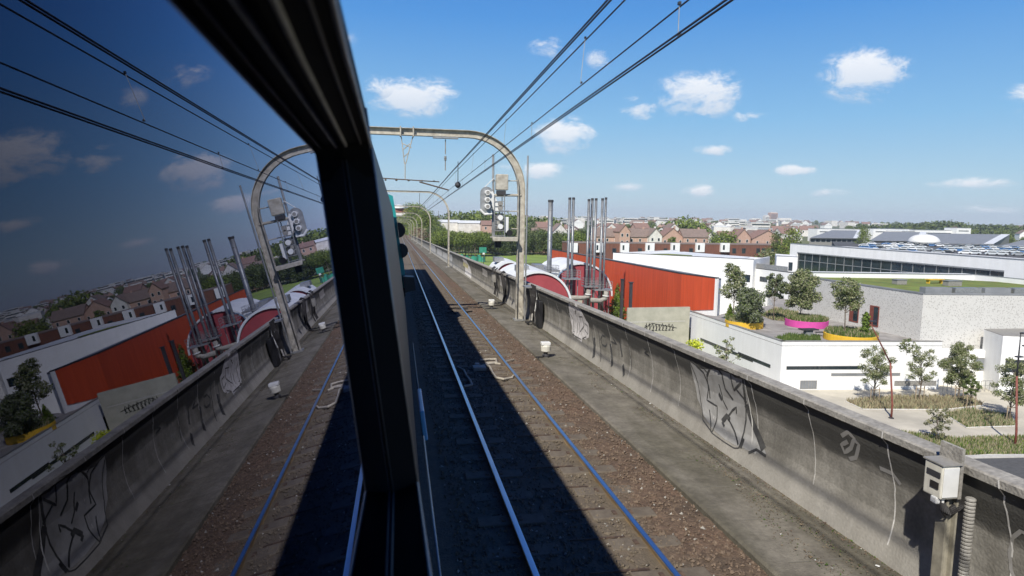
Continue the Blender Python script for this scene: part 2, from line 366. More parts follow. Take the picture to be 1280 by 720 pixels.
# ballast: displaced sheet near the viewer, flat strip further on
def ballast():
    from mathutils import noise
    mb = MB(); x0, x1, dx = -1.0, 3.80, .06; y = 2.5; rows = []
    while y < 46:
        rows.append(y); y += .05+y*.004
    nx = int((x1-x0)/dx)+1
    for y in rows:
        for i in range(nx):
            x = x0+(x1-x0)*i/(nx-1)
            z = -.105+.016*noise.noise((x*3.1, y*3.1, 0))+.020*noise.noise((x*11, y*11, 5))+.010*noise.noise((x*24, y*24, 9))
            z += .03*max(0, (x-3.0)/.8)
            mb.v.append((x, y, zv(y)+z))
    for j in range(len(rows)-1):
        for i in range(nx-1):
            a = j*nx+i; mb.f.append((a, a+1, a+nx+1, a+nx))
    mb.m = [0]*len(mb.f)
    tag(mb.build('ballast', M['ballast'], smooth=True), kind='structure')
    mb = vprism(MB(), [(-8.8,-.13),(-8.8,-.5),(-.9,-.5),(-.9,-.13)], YS)
    vprism(mb, [(-.95,-.11),(-.95,-.45),(3.80,-.45),(3.80,-.10)], [45.5]+[y for y in YS if y > 46])
    vprism(mb, [(-.95,-.20),(-.95,-.45),(3.80,-.45),(3.80,-.20)], [-12, 3, 46.5])
    tag(mb.build('ballast_bed', M['ballast']), kind='structure')
ballast()
def stones():
    rnd = random.Random(3); mb = MB()
    for k in range(26000):
        y = 3.0+38*(rnd.random()**1.7); x = rnd.uniform(.6, 3.8)
        if abs(x-1.37) < .07 or abs(x-2.80) < .07: continue
        r = rnd.uniform(.008, .022)*(1.4 if rnd.random() < .1 else 1); c = Vector((x, y, zv(y)-.100+r*.25+(.03*max(0,(x-3.0)/.8))))
        vs = []
        for d in ((1,0,0),(-1,0,0),(0,1,0),(0,-1,0),(0,0,1),(0,0,-1)):
            v = Vector(d)+Vector((rnd.uniform(-.5,.5),rnd.uniform(-.5,.5),rnd.uniform(-.4,.4))); vs.append(tuple(c+v*r))
        mb.cur = 1 if rnd.random() < .05 else 0
        mb.add(vs, [(0,2,4),(2,1,4),(1,3,4),(3,0,4),(2,0,5),(1,2,5),(3,1,5),(0,3,5)])
    o = mb.build('ballast_stones', [M['stone'], M['coping']])
    tag(o, 'loose brown and grey ballast stones lying between and beside the rails', 'ballast', kind='stuff')
stones()
# walkway slab beside the wall
mb = vprism(MB(), [(3.80,-.5),(3.80,-.015),(3.83,.012),(4.06,.012),(4.075,-.004),(4.72,-.01),(4.74,-.03),(4.80,-.03),(4.82,-.004),(5.3,.0),(5.3,-.5)], YS)
wk = tag(mb.build('walkway', M['concrete']), kind='structure')
def walkway_joints():
    rnd = random.Random(5); mb = MB(); y = 2.9
    while y < 70:
        mb.box(4.08, 4.715, y, y+.012, zv(y)-.011, zv(y)+.0005); y += 1.04
    o = mb.build('walkway_joints', mat('joint_dirt', (.14,.13,.11), .95)); tag(o, kind='structure')
walkway_joints()
def debris():
    rnd = random.Random(11); mb = MB()
    for k in range(15000):
        y = 3.2+42*(rnd.random()**1.6)
        cl = rnd.choice((4.55+.16*sin(y*1.7), 4.78, 5.06)); x = min(5.08, rnd.gauss(cl, .07 if cl != 5.06 else .04))
        if sin(y*2.3)+sin(y*.9+1) < -.35 and cl < 5: continue
        r = rnd.uniform(.005, .015)*(2.0 if rnd.random() < .04 else 1); c = Vector((x, y, zv(y)+.001))
        vs = [tuple(c+Vector((rnd.uniform(-1,1), rnd.uniform(-1,1), rnd.uniform(0,.8)))*r) for _ in range(5)]
        mb.cur = rnd.choice((0,0,2,1,2,2)) if rnd.random() < .985 else 3
        mb.add(vs, [(0,1,2),(0,2,3),(0,3,4),(1,2,3),(1,3,4)])
    o = mb.build('litter_and_moss', [M['stone'], M['grassblade'], M['soil'], M['white']])
    tag(o, 'moss, gravel crumbs and dirt along the walkway gutter', 'debris', kind='stuff')
debris()
# ------------------------------------------------------------------ rails and sleepers
def rail(X, label, y0, y1):
    t = thing('rail', (X, 0, zv(0)-.15), label, 'rail')
    ys = [y0, 0, 5, 10, 20, 40, 80, 120, 160, 220, 300, 380, 430] if y0 < 0 else [y0, 160, 220, 300, 380, 430]
    mb = vprism(MB(), [(X-.07,-.165),(X-.07,-.155),(X-.011,-.135),(X-.009,-.04),(X-.034,-.030),(X-.034,-.0105),(X+.034,-.0105),(X+.034,-.030),(X+.009,-.04),(X+.011,-.135),(X+.07,-.155),(X+.07,-.165)], ys)
    mb.build('rail_web', M['railside'], t)
    mb = vprism(MB(), [(X-.035,-.010),(X-.031,-.002),(X-.02,0),(X+.02,0),(X+.031,-.002),(X+.035,-.010)], ys)
    mb.build('rail_head', M['railhead'], t)
rail(1.37, 'near rail of the open track, bright blue line within the train shadow', -10, 430)
rail(2.80, 'far rail of the open track, sunlit beside the gravel and walkway', -10, 430)
rail(-0.83, 'rail under the train on the carriage side nearest the viewer', -10, 430)
rail(-2.27, 'outer rail under the train, farthest from the open track', -10, 430)
def sleepers():
    r = lthing('sleeper', (2.085, 3.0, zv(3.0)-.13), 0, 'half buried concrete block sleeper with rusty tie bar under the open track', 'sleeper', 'sleepers under the open track')
    for s in (-1, 1):
        part(MB().cbox((s*.72, 0, .012), (.84, .26, .09)), 'concrete_block', M['sleeper'], r, bevel=.015)
        for e in (-.105, .105): part(MB().cbox((s*.715+e, 0, .060), (.05, .10, .022)), 'rail_clip', M['rust'], r)
    part(MB().cbox((.20, .16, .052), (.66, .022, .016)), 'tie_bar', M['rust'], r)
    for k in range(1, 150):
        y = 3.0+.775*k; dup(r, (2.085, y, zv(y)-.148+(0 if k % 2 else .014)))
sleepers()
# ------------------------------------------------------------------ parapet wall
PROF = [(4.985,1.45),(4.985,1.375),(5.03,1.365),(5.075,1.18),(5.13,1.02),(5.175,.86),(5.20,.66),(5.205,.46),(5.185,.30),(5.15,.16),(5.10,.0)]
def wallx(h):
    for (xa, ha), (xb, hb) in zip(PROF[2:], PROF[3:]):
        if ha >= h >= hb: return xa+(xb-xa)*(ha-h)/(ha-hb)
    return 5.03
def wall_material():
    m = mat('parapet_concrete', (.305,.288,.255), .9, (.18,.17,.148), 1.3, .3, 35)
    N, L, b = nodes(m)
    mul_layer(m, 'noise', scale=3, stretch=(1,1,.35), p0=.35, p1=.62, c0=(.74,.73,.70), c1=(1.06,1.06,1.05))
    mul_layer(m, 'noise', scale=26, p0=.25, p1=.75, c0=(.78,.78,.78), c1=(1.15,1.15,1.15))
    src = b.inputs['Base Color'].links[0].from_socket
    tc = N.new('ShaderNodeTexCoord'); sp = N.new('ShaderNodeSeparateXYZ'); L.new(tc.outputs['Object'], sp.inputs[0])
    def mt(op, a, b_=None, cl=False, c=None):
        n = N.new('ShaderNodeMath'); n.operation = op; n.use_clamp = cl
        for i, s in enumerate((a, b_, c)):
            if s is None: continue
            if isinstance(s, (int, float)): n.inputs[i].default_value = s
            else: L.new(s, n.inputs[i])
        return n.outputs[0]
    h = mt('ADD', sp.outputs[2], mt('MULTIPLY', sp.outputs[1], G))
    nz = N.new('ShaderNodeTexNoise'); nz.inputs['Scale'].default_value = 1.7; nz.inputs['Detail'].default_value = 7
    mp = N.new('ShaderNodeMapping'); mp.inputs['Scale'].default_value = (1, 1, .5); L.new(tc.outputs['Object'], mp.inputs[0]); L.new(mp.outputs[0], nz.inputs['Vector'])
    # dark dirt plus the undercut's shade, painted under the coping in ragged streaks
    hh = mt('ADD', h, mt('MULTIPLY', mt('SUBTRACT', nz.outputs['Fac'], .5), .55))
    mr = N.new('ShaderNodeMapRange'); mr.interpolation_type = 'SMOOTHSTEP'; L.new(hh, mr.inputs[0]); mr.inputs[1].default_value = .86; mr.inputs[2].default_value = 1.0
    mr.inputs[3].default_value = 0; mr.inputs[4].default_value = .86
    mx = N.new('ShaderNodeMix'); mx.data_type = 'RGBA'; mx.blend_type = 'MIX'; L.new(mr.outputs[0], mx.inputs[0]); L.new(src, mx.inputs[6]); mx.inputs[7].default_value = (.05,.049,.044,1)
    # brighter light on the upturned wall foot, painted as a paler tone
    mr2 = N.new('ShaderNodeMapRange'); mr2.interpolation_type = 'SMOOTHSTEP'; L.new(mt('ADD', h, mt('MULTIPLY', mt('SUBTRACT', nz.outputs['Fac'], .5), .35)), mr2.inputs[0])
    mr2.inputs[1].default_value = .45; mr2.inputs[2].default_value = .30; mr2.inputs[3].default_value = 0; mr2.inputs[4].default_value = .30
    mx2 = N.new('ShaderNodeMix'); mx2.data_type = 'RGBA'; L.new(mr2.outputs[0], mx2.inputs[0]); L.new(mx.outputs[2], mx2.inputs[6]); mx2.inputs[7].default_value = (.52,.49,.44,1)
    L.new(mx2.outputs[2], b.inputs['Base Color'])
    return m
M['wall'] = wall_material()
YW = [-6]+[i*2.0 for i in range(0, 100)]+list(range(200, 301, 10))+[340, 380, 430]
wall = thing('parapet_wall', (5.2, 20, zv(20)), 'long grey concrete parapet with graffiti running beside the walkway', 'parapet wall')
mb = vprism(MB(), PROF[2:]+[(5.06,-.5),(5.42,-.5),(5.42,.2),(5.38,.6),(5.17,1.25),(5.17,1.367)], YW)
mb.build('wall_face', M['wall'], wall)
def copings():
    mb = MB(); y = -5.0; k = 0
    vprism(mb, [(4.985,1.37),(4.982,1.438),(5.0,1.452),(5.17,1.46),(5.185,1.44),(5.185,1.37)], YW)
    mb.build('coping', M['coping'], wall)
copings()
JY = [onx(px, py, 5.15)[1] for px, py in ((1267,587),(1122,532),(1022,502),(949,470),(892,450),(850,430))]
STEP = (JY[-1]-JY[1])/4
def on_wall(px, py):                             # picture point -> (y, h) on the wall face
    X = 5.12
    for _ in range(4):
        p = onx(px, py, X); h = p[2]-zv(p[1]); X = wallx(max(0.0, min(1.36, h)))
    return p[1], h
def wpt(y, h, off=.006):
    h = max(.0, min(1.44, h)); x = wallx(h) if h < 1.365 else 4.982
    return Vector((x-off, y, zv(y)+h))
def ribbon(mb, pts, w, off=.004, taper=False):   # stroke painted on the curved wall face
    fine = []
    for (a, b) in zip(pts, pts[1:]):
        n = max(1, int(sqrt((a[0]-b[0])**2+(a[1]-b[1])**2)/.05))
        for i in range(n): fine.append((a[0]+(b[0]-a[0])*i/n, a[1]+(b[1]-a[1])*i/n))
    fine.append(pts[-1]); L_, R_ = [], []
    for i, p in enumerate(fine):
        a = fine[max(i-1, 0)]; b = fine[min(i+1, len(fine)-1)]; d = Vector((b[0]-a[0], b[1]-a[1]))
        if d.length < 1e-6: d = Vector((1, 0))
        d.normalize(); nrm = Vector((-d.y, d.x)); t = i/(len(fine)-1)
        ww = w*(1-.6*abs(2*t-1)**2) if taper else w
        L_.append(wpt(p[0]+nrm.x*ww/2, p[1]+nrm.y*ww/2, off)); R_.append(wpt(p[0]-nrm.x*ww/2, p[1]-nrm.y*ww/2, off))
    n = len(fine)
    mb.add([tuple(v) for v in L_+R_], [(i, i+1, n+i+1, n+i) for i in range(n-1)])
def mortar():
    rnd = random.Random(9); mb = MB(); y = JY[0]; k = 0
    ys = []
    y = JY[1]-3*STEP
    while y < 55: ys.append(y); y += STEP
    for y in ys:
        pts = []; h = 1.44
        top = 1.44
        while h > .12+rnd.random()*.1:
            pts.append((y+rnd.uniform(-.008, .008), h)); h -= .07
        w = rnd.uniform(.011, .018)
        seg = []
        for p in pts:
            if rnd.random() < .04 and len(seg) > 1: ribbon(mb, seg, w, .003); seg = []
            else: seg.append(p)
        if len(seg) > 1: ribbon(mb, seg, w, .003)
    mb.build('mortar_joints', mat('lime_mortar', (.78,.76,.72), .9, (.58,.56,.52), 9), wall)
mortar()
def graffiti():
    blk = mat('black_spray', (.11,.108,.10), .8, (.05,.05,.052), 7, mid=(.42,.70), detail=9)
    wht = mat('silver_spray', (.46,.455,.44), .65, (.33,.32,.30), 3.5, mid=(.3,.6), detail=9)
    wh2 = mat('white_spray', (.74,.71,.70), .7, (.46,.44,.42), 6, mid=(.35,.55))
    yel = mat('yellow_spray', (.62,.56,.28), .7)
    P = lambda L_: [on_wall(*p) for p in L_]
    def fill(mb, pts, off):
        q = P(pts); ys = [a for a, _ in q]; y0, y1 = min(ys), max(ys); n = max(3, int((y1-y0)/.04))
        cols = []
        for i in range(n+1):
            y = y0+(y1-y0)*(i+.001)/(n+.002); hs = []
            for (a, b) in zip(q, q[1:]+q[:1]):
                if (a[0]-y)*(b[0]-y) < 0: hs.append(a[1]+(b[1]-a[1])*(y-a[0])/(b[0]-a[0]))
            if len(hs) >= 2: cols.append((y, min(hs), max(hs)))
        for (a, b) in zip(cols, cols[1:]):
            m = 10
            vs = [tuple(wpt(c[0], c[1]+(c[2]-c[1])*j/m, off)) for c in (a, b) for j in range(m+1)]
            mb.add(vs, [(j, j+1, m+2+j, m+1+j) for j in range(m)])
    # big silver piece with black outline
    mb = MB(); fill(mb, [(862,452),(876,461),(885,462),(893,460),(909,466),(921,470),(931,474),(933,508),(945,538),(958,568),(940,566),(930,560),(918,556),(905,548),(893,538),(880,520),(872,498),(866,470)], .003)
    mb.build('graffiti_fill', wht, wall)
    mb = MB()
    for w, pts in ((.018, [(862,450),(870,470),(876,500),(879,525),(890,540)]), (.03, [(866,452),(880,466),(886,482),(888,498)]), (.035, [(884,470),(888,460),(896,459),(903,468),(907,486),(917,500)]),
                   (.025, [(884,470),(886,486),(884,500),(897,508),(896,526),(890,541)]), (.025, [(887,512),(889,540)]), (.04, [(893,460),(911,463),(919,470),(929,472)]),
                   (.03, [(913,466),(918,488),(927,478)]), (.03, [(921,487),(934,503)]), (.05, [(929,474),(931,490),(932,503)]), (.11, [(933,506),(942,530),(955,562)]),
                   (.03, [(932,503),(933,525),(929,545),(924,560)]), (.03, [(911,524),(919,540),(923,556)]), (.075, [(903,527),(909,520),(913,525)]), (.04, [(903,527),(906,533)]), (.03, [(911,520),(916,513),(921,509),(921,517)]),
                   (.014, [(890,541),(905,552),(918,560),(924,560)]), (.035, [(936,566),(946,562),(958,570)]), (.025, [(899,480),(904,500),(910,512)]), (.06, [(899,492),(903,500)]), (.05,[(926,560),(930,548)])):
        ribbon(mb, P(pts), w*1.25, .007)
    ribbon(mb, P([(852,442),(872,452),(884,465)]), .02, .007)
    mb.build('graffiti_outline', blk, wall)
    # white bubble tag
    mb = MB(); fill(mb, [(712,381),(717,377),(723,379),(730,395),(735,406),(735,419),(724,423),(717,417),(714,400)], .002)
    for pts in ([(712,380),(716,377),(720,382),(719,392),(713,396)], [(712,380),(714,398),(717,416)], [(717,396),(721,400),(722,412),(718,418)], [(722,384),(725,392),(726,404)], [(724,396),(728,396),(729,406),(726,414),(724,420)],
                [(729,398),(732,404),(733,414)], [(731,404),(735,406),(735,418),(731,419)], [(716,404),(720,414),(726,418),(733,420)], [(713,386),(720,390),(727,396)], [(715,410),(722,418),(728,424)]):
        ribbon(mb, P(pts), .20, .003)
    mb.build('graffiti_white_tag', wh2, wall)
    mb = MB()
    for pts in ([(712,380),(716,376),(721,384),(719,393)], [(713,392),(717,400),(717,414),(722,418),(722,404)], [(724,396),(728,396),(730,408),(725,415),(724,402)], [(731,404),(735,408),(735,418),(731,412)],[(716,418),(726,424),(733,421)]):
        ribbon(mb, P(pts), .03, .007)
    mb.build('graffiti_white_tag_outline', blk, wall)
    # thin black letters C P I and a flourish
    mb = MB()
    for w, pts in ((.03, [(738,402),(740,412),(741,424),(743,440)]), (.13, [(743,422),(743,438),(742,447)]), (.03, [(745,404),(748,414),(750,430),(751,452)]),
                   (.035, [(757,421),(753,419),(751,424),(753,431),(757,433),(759,430)]), (.04, [(761,419),(762,425)]), (.035, [(762,412),(767,424),(771,430),(764,427)]), (.09, [(763,430),(765,445),(765,458)]),
                   (.07, [(773,421),(776,434),(778,446)]), (.08, [(779,456),(780,470)]), (.025, [(784,420),(787,440),(790,462)]), (.03, [(744,395),(756,402),(766,408),(774,406)]), (.03, [(733,391),(745,396)]),
                   (.03, [(805,434),(810,438),(806,441),(812,445)]), (.02, [(783,410),(782,400)])):
        ribbon(mb, P(pts), w*1.35, .006)
    mb.build('graffiti_black_letters', blk, wall)
    # faint white swirls on the near panels
    mb = MB()
    for pts in ([(1052,545),(1060,540),(1068,548),(1064,560),(1056,566),(1052,556),(1060,552)], [(1066,548),(1074,556),(1070,572),(1062,574)], [(1100,585),(1116,592),(1126,606)]):
        ribbon(mb, P(pts), .05, .003)
    for pts in ([(1262,690),(1266,672),(1276,664),(1284,668)], [(1262,690),(1264,712),(1270,726)]):
        ribbon(mb, P(pts), .035, .003)
    mb.build('graffiti_faint_swirls', mat('worn_spray', (.36,.35,.335), .8, (.30,.285,.26), 3), wall)
    # far coloured patches
    mb = MB(); fill(mb, [(578,323),(583,326),(588,336),(589,348),(581,342)], .003); mb.build('graffiti_far_patch', wh2, wall)
    mb = MB(); fill(mb, [(579,327),(585,331),(585,336),(579,332)], .006); mb.build('graffiti_far_yellow_patch', yel, wall)
    mb = MB()
    for (a, b) in ((562,318),(556,316),(549,312),(541,307)): fill(mb, [(a-3,b-2),(a+3,b+1),(a+3,b+9),(a-3,b+5)], .003)
    fill(mb, [(624,343),(632,347),(632,362),(625,356)], .003); fill(mb, [(603,335),(609,339),(609,347),(603,343)], .003)
    mb.build('graffiti_pale_patches', mat('pale_spray', (.50,.48,.45), .8, (.38,.36,.33), 5), wall)
graffiti()
# ------------------------------------------------------------------ catenary gantries
GX = 4.66; BARH = 7.13; BARR = 2.1
def gantry_path(inner=0, xl=-8.4):
    P = []
    e = Vector((0, 1, 0))
    P.append((Vector((GX, 0, .0)), e, Vector((1, 0, 0))))
    P.append((Vector((GX, 0, BARH-BARR)), e, Vector((1, 0, 0))))
    for k in range(1, 13):
        a = pi/2*k/12; P.append((Vector((GX-BARR+BARR*cos(a), 0, BARH-BARR+BARR*sin(a))), e, Vector((cos(a), 0, sin(a)))))
    P.append((Vector((xl+BARR, 0, BARH)), e, Vector((0, 0, 1))))
    for k in range(1, 13):
        a = pi/2+pi/2*k/12; P.append((Vector((xl+BARR+BARR*cos(a), 0, BARH-BARR+BARR*sin(a))), e, Vector((cos(a), 0, sin(a)))))
    P.append((Vector((xl, 0, 0)), e, Vector((-1, 0, 0))))
    return P
def gantry_frame(t, first):
    p = gantry_path(); k = 1.0 if first else .62
    mb = MB(); mb.sweep(p, (-.13*k,.13*k,.115*k,.135*k)); mb.sweep(p, (-.13*k,.13*k,-.135*k,-.115*k)); mb.sweep(p, (-.012,.012,-.114*k,.114*k))
    part(mb, 'portal_frame', M['gantry'], t)
    part(MB().cbox((GX,0,.03),(.45,.42,.06)).cbox((-8.4,0,.03),(.45,.42,.06)), 'base_plate', M['galv'], t)
Y1 = onx(647.5, 398, GX)[1]
Y1 = 25.2
def gantries():
    labels = ['tall curved steel portal carrying the railway signal, first along the line', 'second curved portal ahead, thin grey frame beyond the signal']
    t = lthing('catenary_gantry', (0, Y1, zv(Y1)), 0, labels[0], 'gantry', 'catenary portals over the viaduct'); gantry_frame(t, True)
    # bracket plates and hanger of the middle mast
    mb = MB()
    for x in (.05, .52): mb.cbox((x, 0, BARH), (.05, .34, .36))
    for a, b in (((.08,0,6.95),(.20,0,5.95)), ((.50,0,6.95),(.24,0,5.95)), ((.12,0,6.7),(.46,0,6.55)), ((.13,0,6.45),(.40,0,6.7)), ((.16,0,6.2),(.34,0,6.35)), ((.22,0,6.0),(.22,0,5.35))):
        mb.tube([a, b], .018, 6)
    part(mb, 'hanger_mast', M['gantry'], t)
    mb = MB(); mb.cbox((1.72,-.02,BARH-.17),(.95,.2,.06)); part(mb, 'mounting_plate', M['galv'], t)
    mb = MB(); mb.tube([(1.72,0,6.9),(1.72,0,6.35)], .02, 6); mb.lathe((1.72,0,6.12), [(.02,0),(.06,.02),(.03,.05),(.06,.08),(.03,.11),(.06,.14),(.02,.17)], 10); mb.tube([(1.72,0,6.12),(1.72,0,5.75)], .02, 6)
    part(mb, 'insulator', M['greybox'], t)
    mb = MB(); mb.tube([(2.2,0,6.1),(2.2,0,5.35)], .014, 6); mb.lathe((2.2,0,5.1), [(.02,0),(.09,.05),(.12,.12),(.09,.2),(.02,.25)], 12); part(mb, 'tension_weight', M['darkmetal'], t, smooth=True)
    mb = MB(); mb.tube([(-.65,0,5.40),(1.5,0,5.32)], .02, 6); mb.tube([(.75,0,5.30),(1.85,0,5.02)], .025, 6)
    for x in (-.5,-.1,.35,.85,1.3): mb.lathe((x,0,5.34), [(.02,-.03),(.05,0),(.02,.03)], 8)
    part(mb, 'steady_arm', M['rust'], t)
    mb = MB(); mb.tube([(GX+.22,-.05,.0),(GX+.22,-.05,6.4)], .034, 8); part(mb, 'conduit', M['galv'], t)
    # plain portals further on
    y = Y1+38
    t2 = lthing('catenary_gantry', (0, y, zv(y)), 0, labels[1], 'gantry', 'catenary portals over the viaduct'); gantry_frame(t2, False)
    mb = MB(); mb.tube([(1.9,0,7.0),(1.9,0,5.4)], .02, 6); mb.tube([(1.2,0,5.35),(2.3,0,5.1)], .02, 6); part(mb, 'insulator', M['darkmetal'], t2)
    names = ['third curved portal ahead over the tracks, counting from the signal', 'fourth curved portal ahead, slim against the trees', 'fifth curved portal ahead, small against the green trees', 'sixth curved portal ahead, very small', 'seventh portal ahead near the vanishing point', 'eighth portal ahead close to the footbridge', 'ninth and farthest portal, in front of the footbridge']
    for i, nm in enumerate(names):
        y += 38; dup(t2, (0, y, zv(y)), label=nm)
gantries()
# ------------------------------------------------------------------ overhead wires
def wires():
    ys = [-12, Y1]+[Y1+38*k for k in range(1, 10)]
    def run(X, h, r, sag, label, name, top=None):
        mb = MB(); pts = []
        for a, b in zip(ys, ys[1:]):
            n = 10 if a < 60 else 5
            for i in range(n):
                t = i/n; y = a+(b-a)*t; pts.append((X, y, zv(y)+h-sag*4*t*(1-t)))
        for rr, dx in r: mb.tube([(p[0]+dx, p[1], p[2]) for p in pts], rr, 6)
        o = mb.build(name, M['wire']); tag(o, label, 'wire')
        return o
    XC = 1.96
    run(1.98, 5.72, [(.010,-.016),(.010,.016)], 0.03, 'thick double feeder wire, upper left of the overhead wires', 'feeder_wire')
    run(XC+.06, 5.62, [(.008,0)], 0.04, 'thin carrying wire just right of the thick feeder wire', 'messenger_wire')
    ax = run(XC+.02, 5.12, [(.007,0)], 0.03, 'thin intermediate wire with small clamps above the contact wires', 'auxiliary_wire')
    cw = run(XC, 4.88, [(.0085,-.018),(.0085,.018)], 0.0, 'pair of contact wires, lowest and rightmost overhead', 'contact_wire')
    rnd = random.Random(2)
    y = 2.0; k = 0
    r = None
    for y in [2.2, 4.6, 7.2, 9.9, 12.6, 15.4, 18.2, 21.0, 23.8]+[27+i*4 for i in range(18)]:
        kind = k % 2; k += 1
        a, b = (5.60, 5.12) if kind == 0 else (5.11, 4.89)
        if r is None or True:
            t = thing('dropper', (XC, y, zv(y)+b), 'thin vertical dropper clipped between two overhead wires', 'dropper', 'droppers of the overhead wires')
            mb = MB(); mb.tube([(XC+(.05 if kind == 0 else .01), y, zv(y)+a), (XC+.01, y, zv(y)+b)], .0035, 5)
            mb.build('dropper_wire', M['galv'], t)
            mb = MB(); mb.cbox((XC+.02, y, zv(y)+b), (.018,.03,.02)); mb.cbox((XC+(.05 if kind == 0 else .01), y, zv(y)+a), (.018,.03,.02)); mb.build('clamp', M['darkmetal'], t)
wires()
# ------------------------------------------------------------------ signal on the first gantry
def signal():
    t = lthing('railway_signal', (0, Y1, zv(Y1)), 0, 'white railway signal head with ladder cage and relay box hung beside the first portal', 'signal')
    def q(px, py, dy=0):
        p = at(px, py, Y1+dy); return Vector((p[0], dy, p[2]-zv(Y1)))
    # backboard: rounded board
    c = q(608, 250, -.15); mb = MB(); poly = []
    w, h = .245, .50
    for k in range(24):
        a = 2*pi*k/24; poly.append((c.x+w*cos(a), c.z+(h-w)*(1 if sin(a) >= 0 else -1)+w*sin(a)))
    n = len(poly); mb.add([(x, -.22, z) for x, z in poly]+[(x, -.16, z) for x, z in poly], [tuple(range(n)), tuple(range(n, 2*n))[::-1]]+[(i, (i+1)%n, n+(i+1)%n, n+i) for i in range(n)])
    part(mb, 'backboard', M['galv'], t)
    mb = MB()
    for dz in (.27, 0, -.25):
        mb.tube([(c.x+.02, -.23, c.z+dz), (c.x+.02, -.42, c.z+dz+.01)], [.11, .10], 14)
        o = part(mb, 'lamp_hood', M['white'], t, smooth=False); mb = MB()
        mb.tube([(c.x+.02, -.40, c.z+dz), (c.x+.02, -.425, c.z+dz)], .07, 14); part(mb, 'lens', M['greybox'], o); mb = MB()
    mb = MB(); mb.tube([q(600,262,-.24), q(606,268,-.24), q(615,267,-.24)], .05, 8); part(mb, 'white_rim', M['white'], t)
    mb = MB(); a, b = q(613, 240, -.3), q(622, 264, -.3); d = (b-a).normalized(); sd = Vector((d.z, 0, -d.x))
    mb.add([tuple(a-sd*.10), tuple(a+sd*.10), tuple(b+sd*.13), tuple(b-sd*.13), tuple(a-sd*.10+Vector((0,.05,0))), tuple(a+sd*.10+Vector((0,.05,0))), tuple(b+sd*.13+Vector((0,.05,0))), tuple(b-sd*.13+Vector((0,.05,0)))],
           [(0,1,2,3),(7,6,5,4),(0,4,5,1),(1,5,6,2),(2,6,7,3),(3,7,4,0)])
    part(mb, 'hinge_arm', M['white'], t)
    mb = MB(); e = q(627, 228); mb.cbox((e.x, -.05, e.z), (.46, .34, .60)); part(mb, 'relay_box', M['gantry'], t, bevel=.03)
    mb = MB(); f_ = q(626, 241); mb.cbox((f_.x, -.05, f_.z), (.34, .26, .16)); part(mb, 'relay_box_base', M['darkmetal'], t)
    mb = MB()
    for px in (616.5, 629): 
        for dy in (-.32, .28):
            if px == 616.5 and dy > 0: mb.tube([q(px, 193, 0), q(px, 297, 0)], .045, 8)
            a = q(px, 244, 0); b = q(px, 296, 0); mb.tube([(a.x, dy, a.z), (b.x, dy, b.z)], .02, 6)
    for py in range(246, 297, 6):
        a = q(616.5, py, 0); b = q(629, py, 0); mb.tube([(a.x, -.32, a.z), (b.x, -.32, b.z)], .014, 6)
    part(mb, 'ladder', M['galv'], t)
    mb = MB(); a = q(614, 296.5); b = q(645, 296.5); mb.cbox(((a.x+b.x)/2, -.02, a.z), (b.x-a.x, .75, .05)); mb.cbox(((a.x+b.x)/2, -.38, a.z-.06), (b.x-a.x, .05, .14)); part(mb, 'platform', M['gantry'], t)
    mb = MB(); g = q(622, 304); mb.cbox((g.x, -.05, g.z), (.22, .22, .32)); part(mb, 'junction_box', M['black'], t)
    mb = MB()
    for py, w in ((244, .05), (226, .02), (264, .02), (286, .02)):
        a = q(616, py); b = q(646, py); mb.tube([(a.x, 0, a.z), (GX, 0, b.z)], w, 6)
    part(mb, 'stay', M['gantry'], t)
    mb = MB(); a = q(624, 278); mb.cbox((a.x-.02, -.08, a.z), (.30, .22, .70)); part(mb, 'lower_unit', M['greybox'], t, bevel=.03)
    mb = MB(); a = q(632, 281); mb.cbox((a.x, -.2, a.z), (.16, .12, .60)); part(mb, 'lower_cover', M['white'], t, bevel=.02)
    for py in (255, 260, 272, 283):
        a = q(624, py); mb = MB(); mb.tube([(a.x, -.16, a.z), (a.x, -.34, a.z)], .10, 12); part(mb, 'lamp_unit', M['white'] if py > 265 else M['greybox'], t)
    mb = MB(); a = q(638, 291); mb.tube([(a.x-.08, -.3, a.z), (a.x-.08, .0, a.z)], .12, 12); part(mb, 'reel', M['black'], t)
    mb = MB(); mb.tube([q(602,238,-.1), q(616,224,-.1), q(618,223,-.05)], .014, 6); part(mb, 'cable', M['white'], t)
signal()
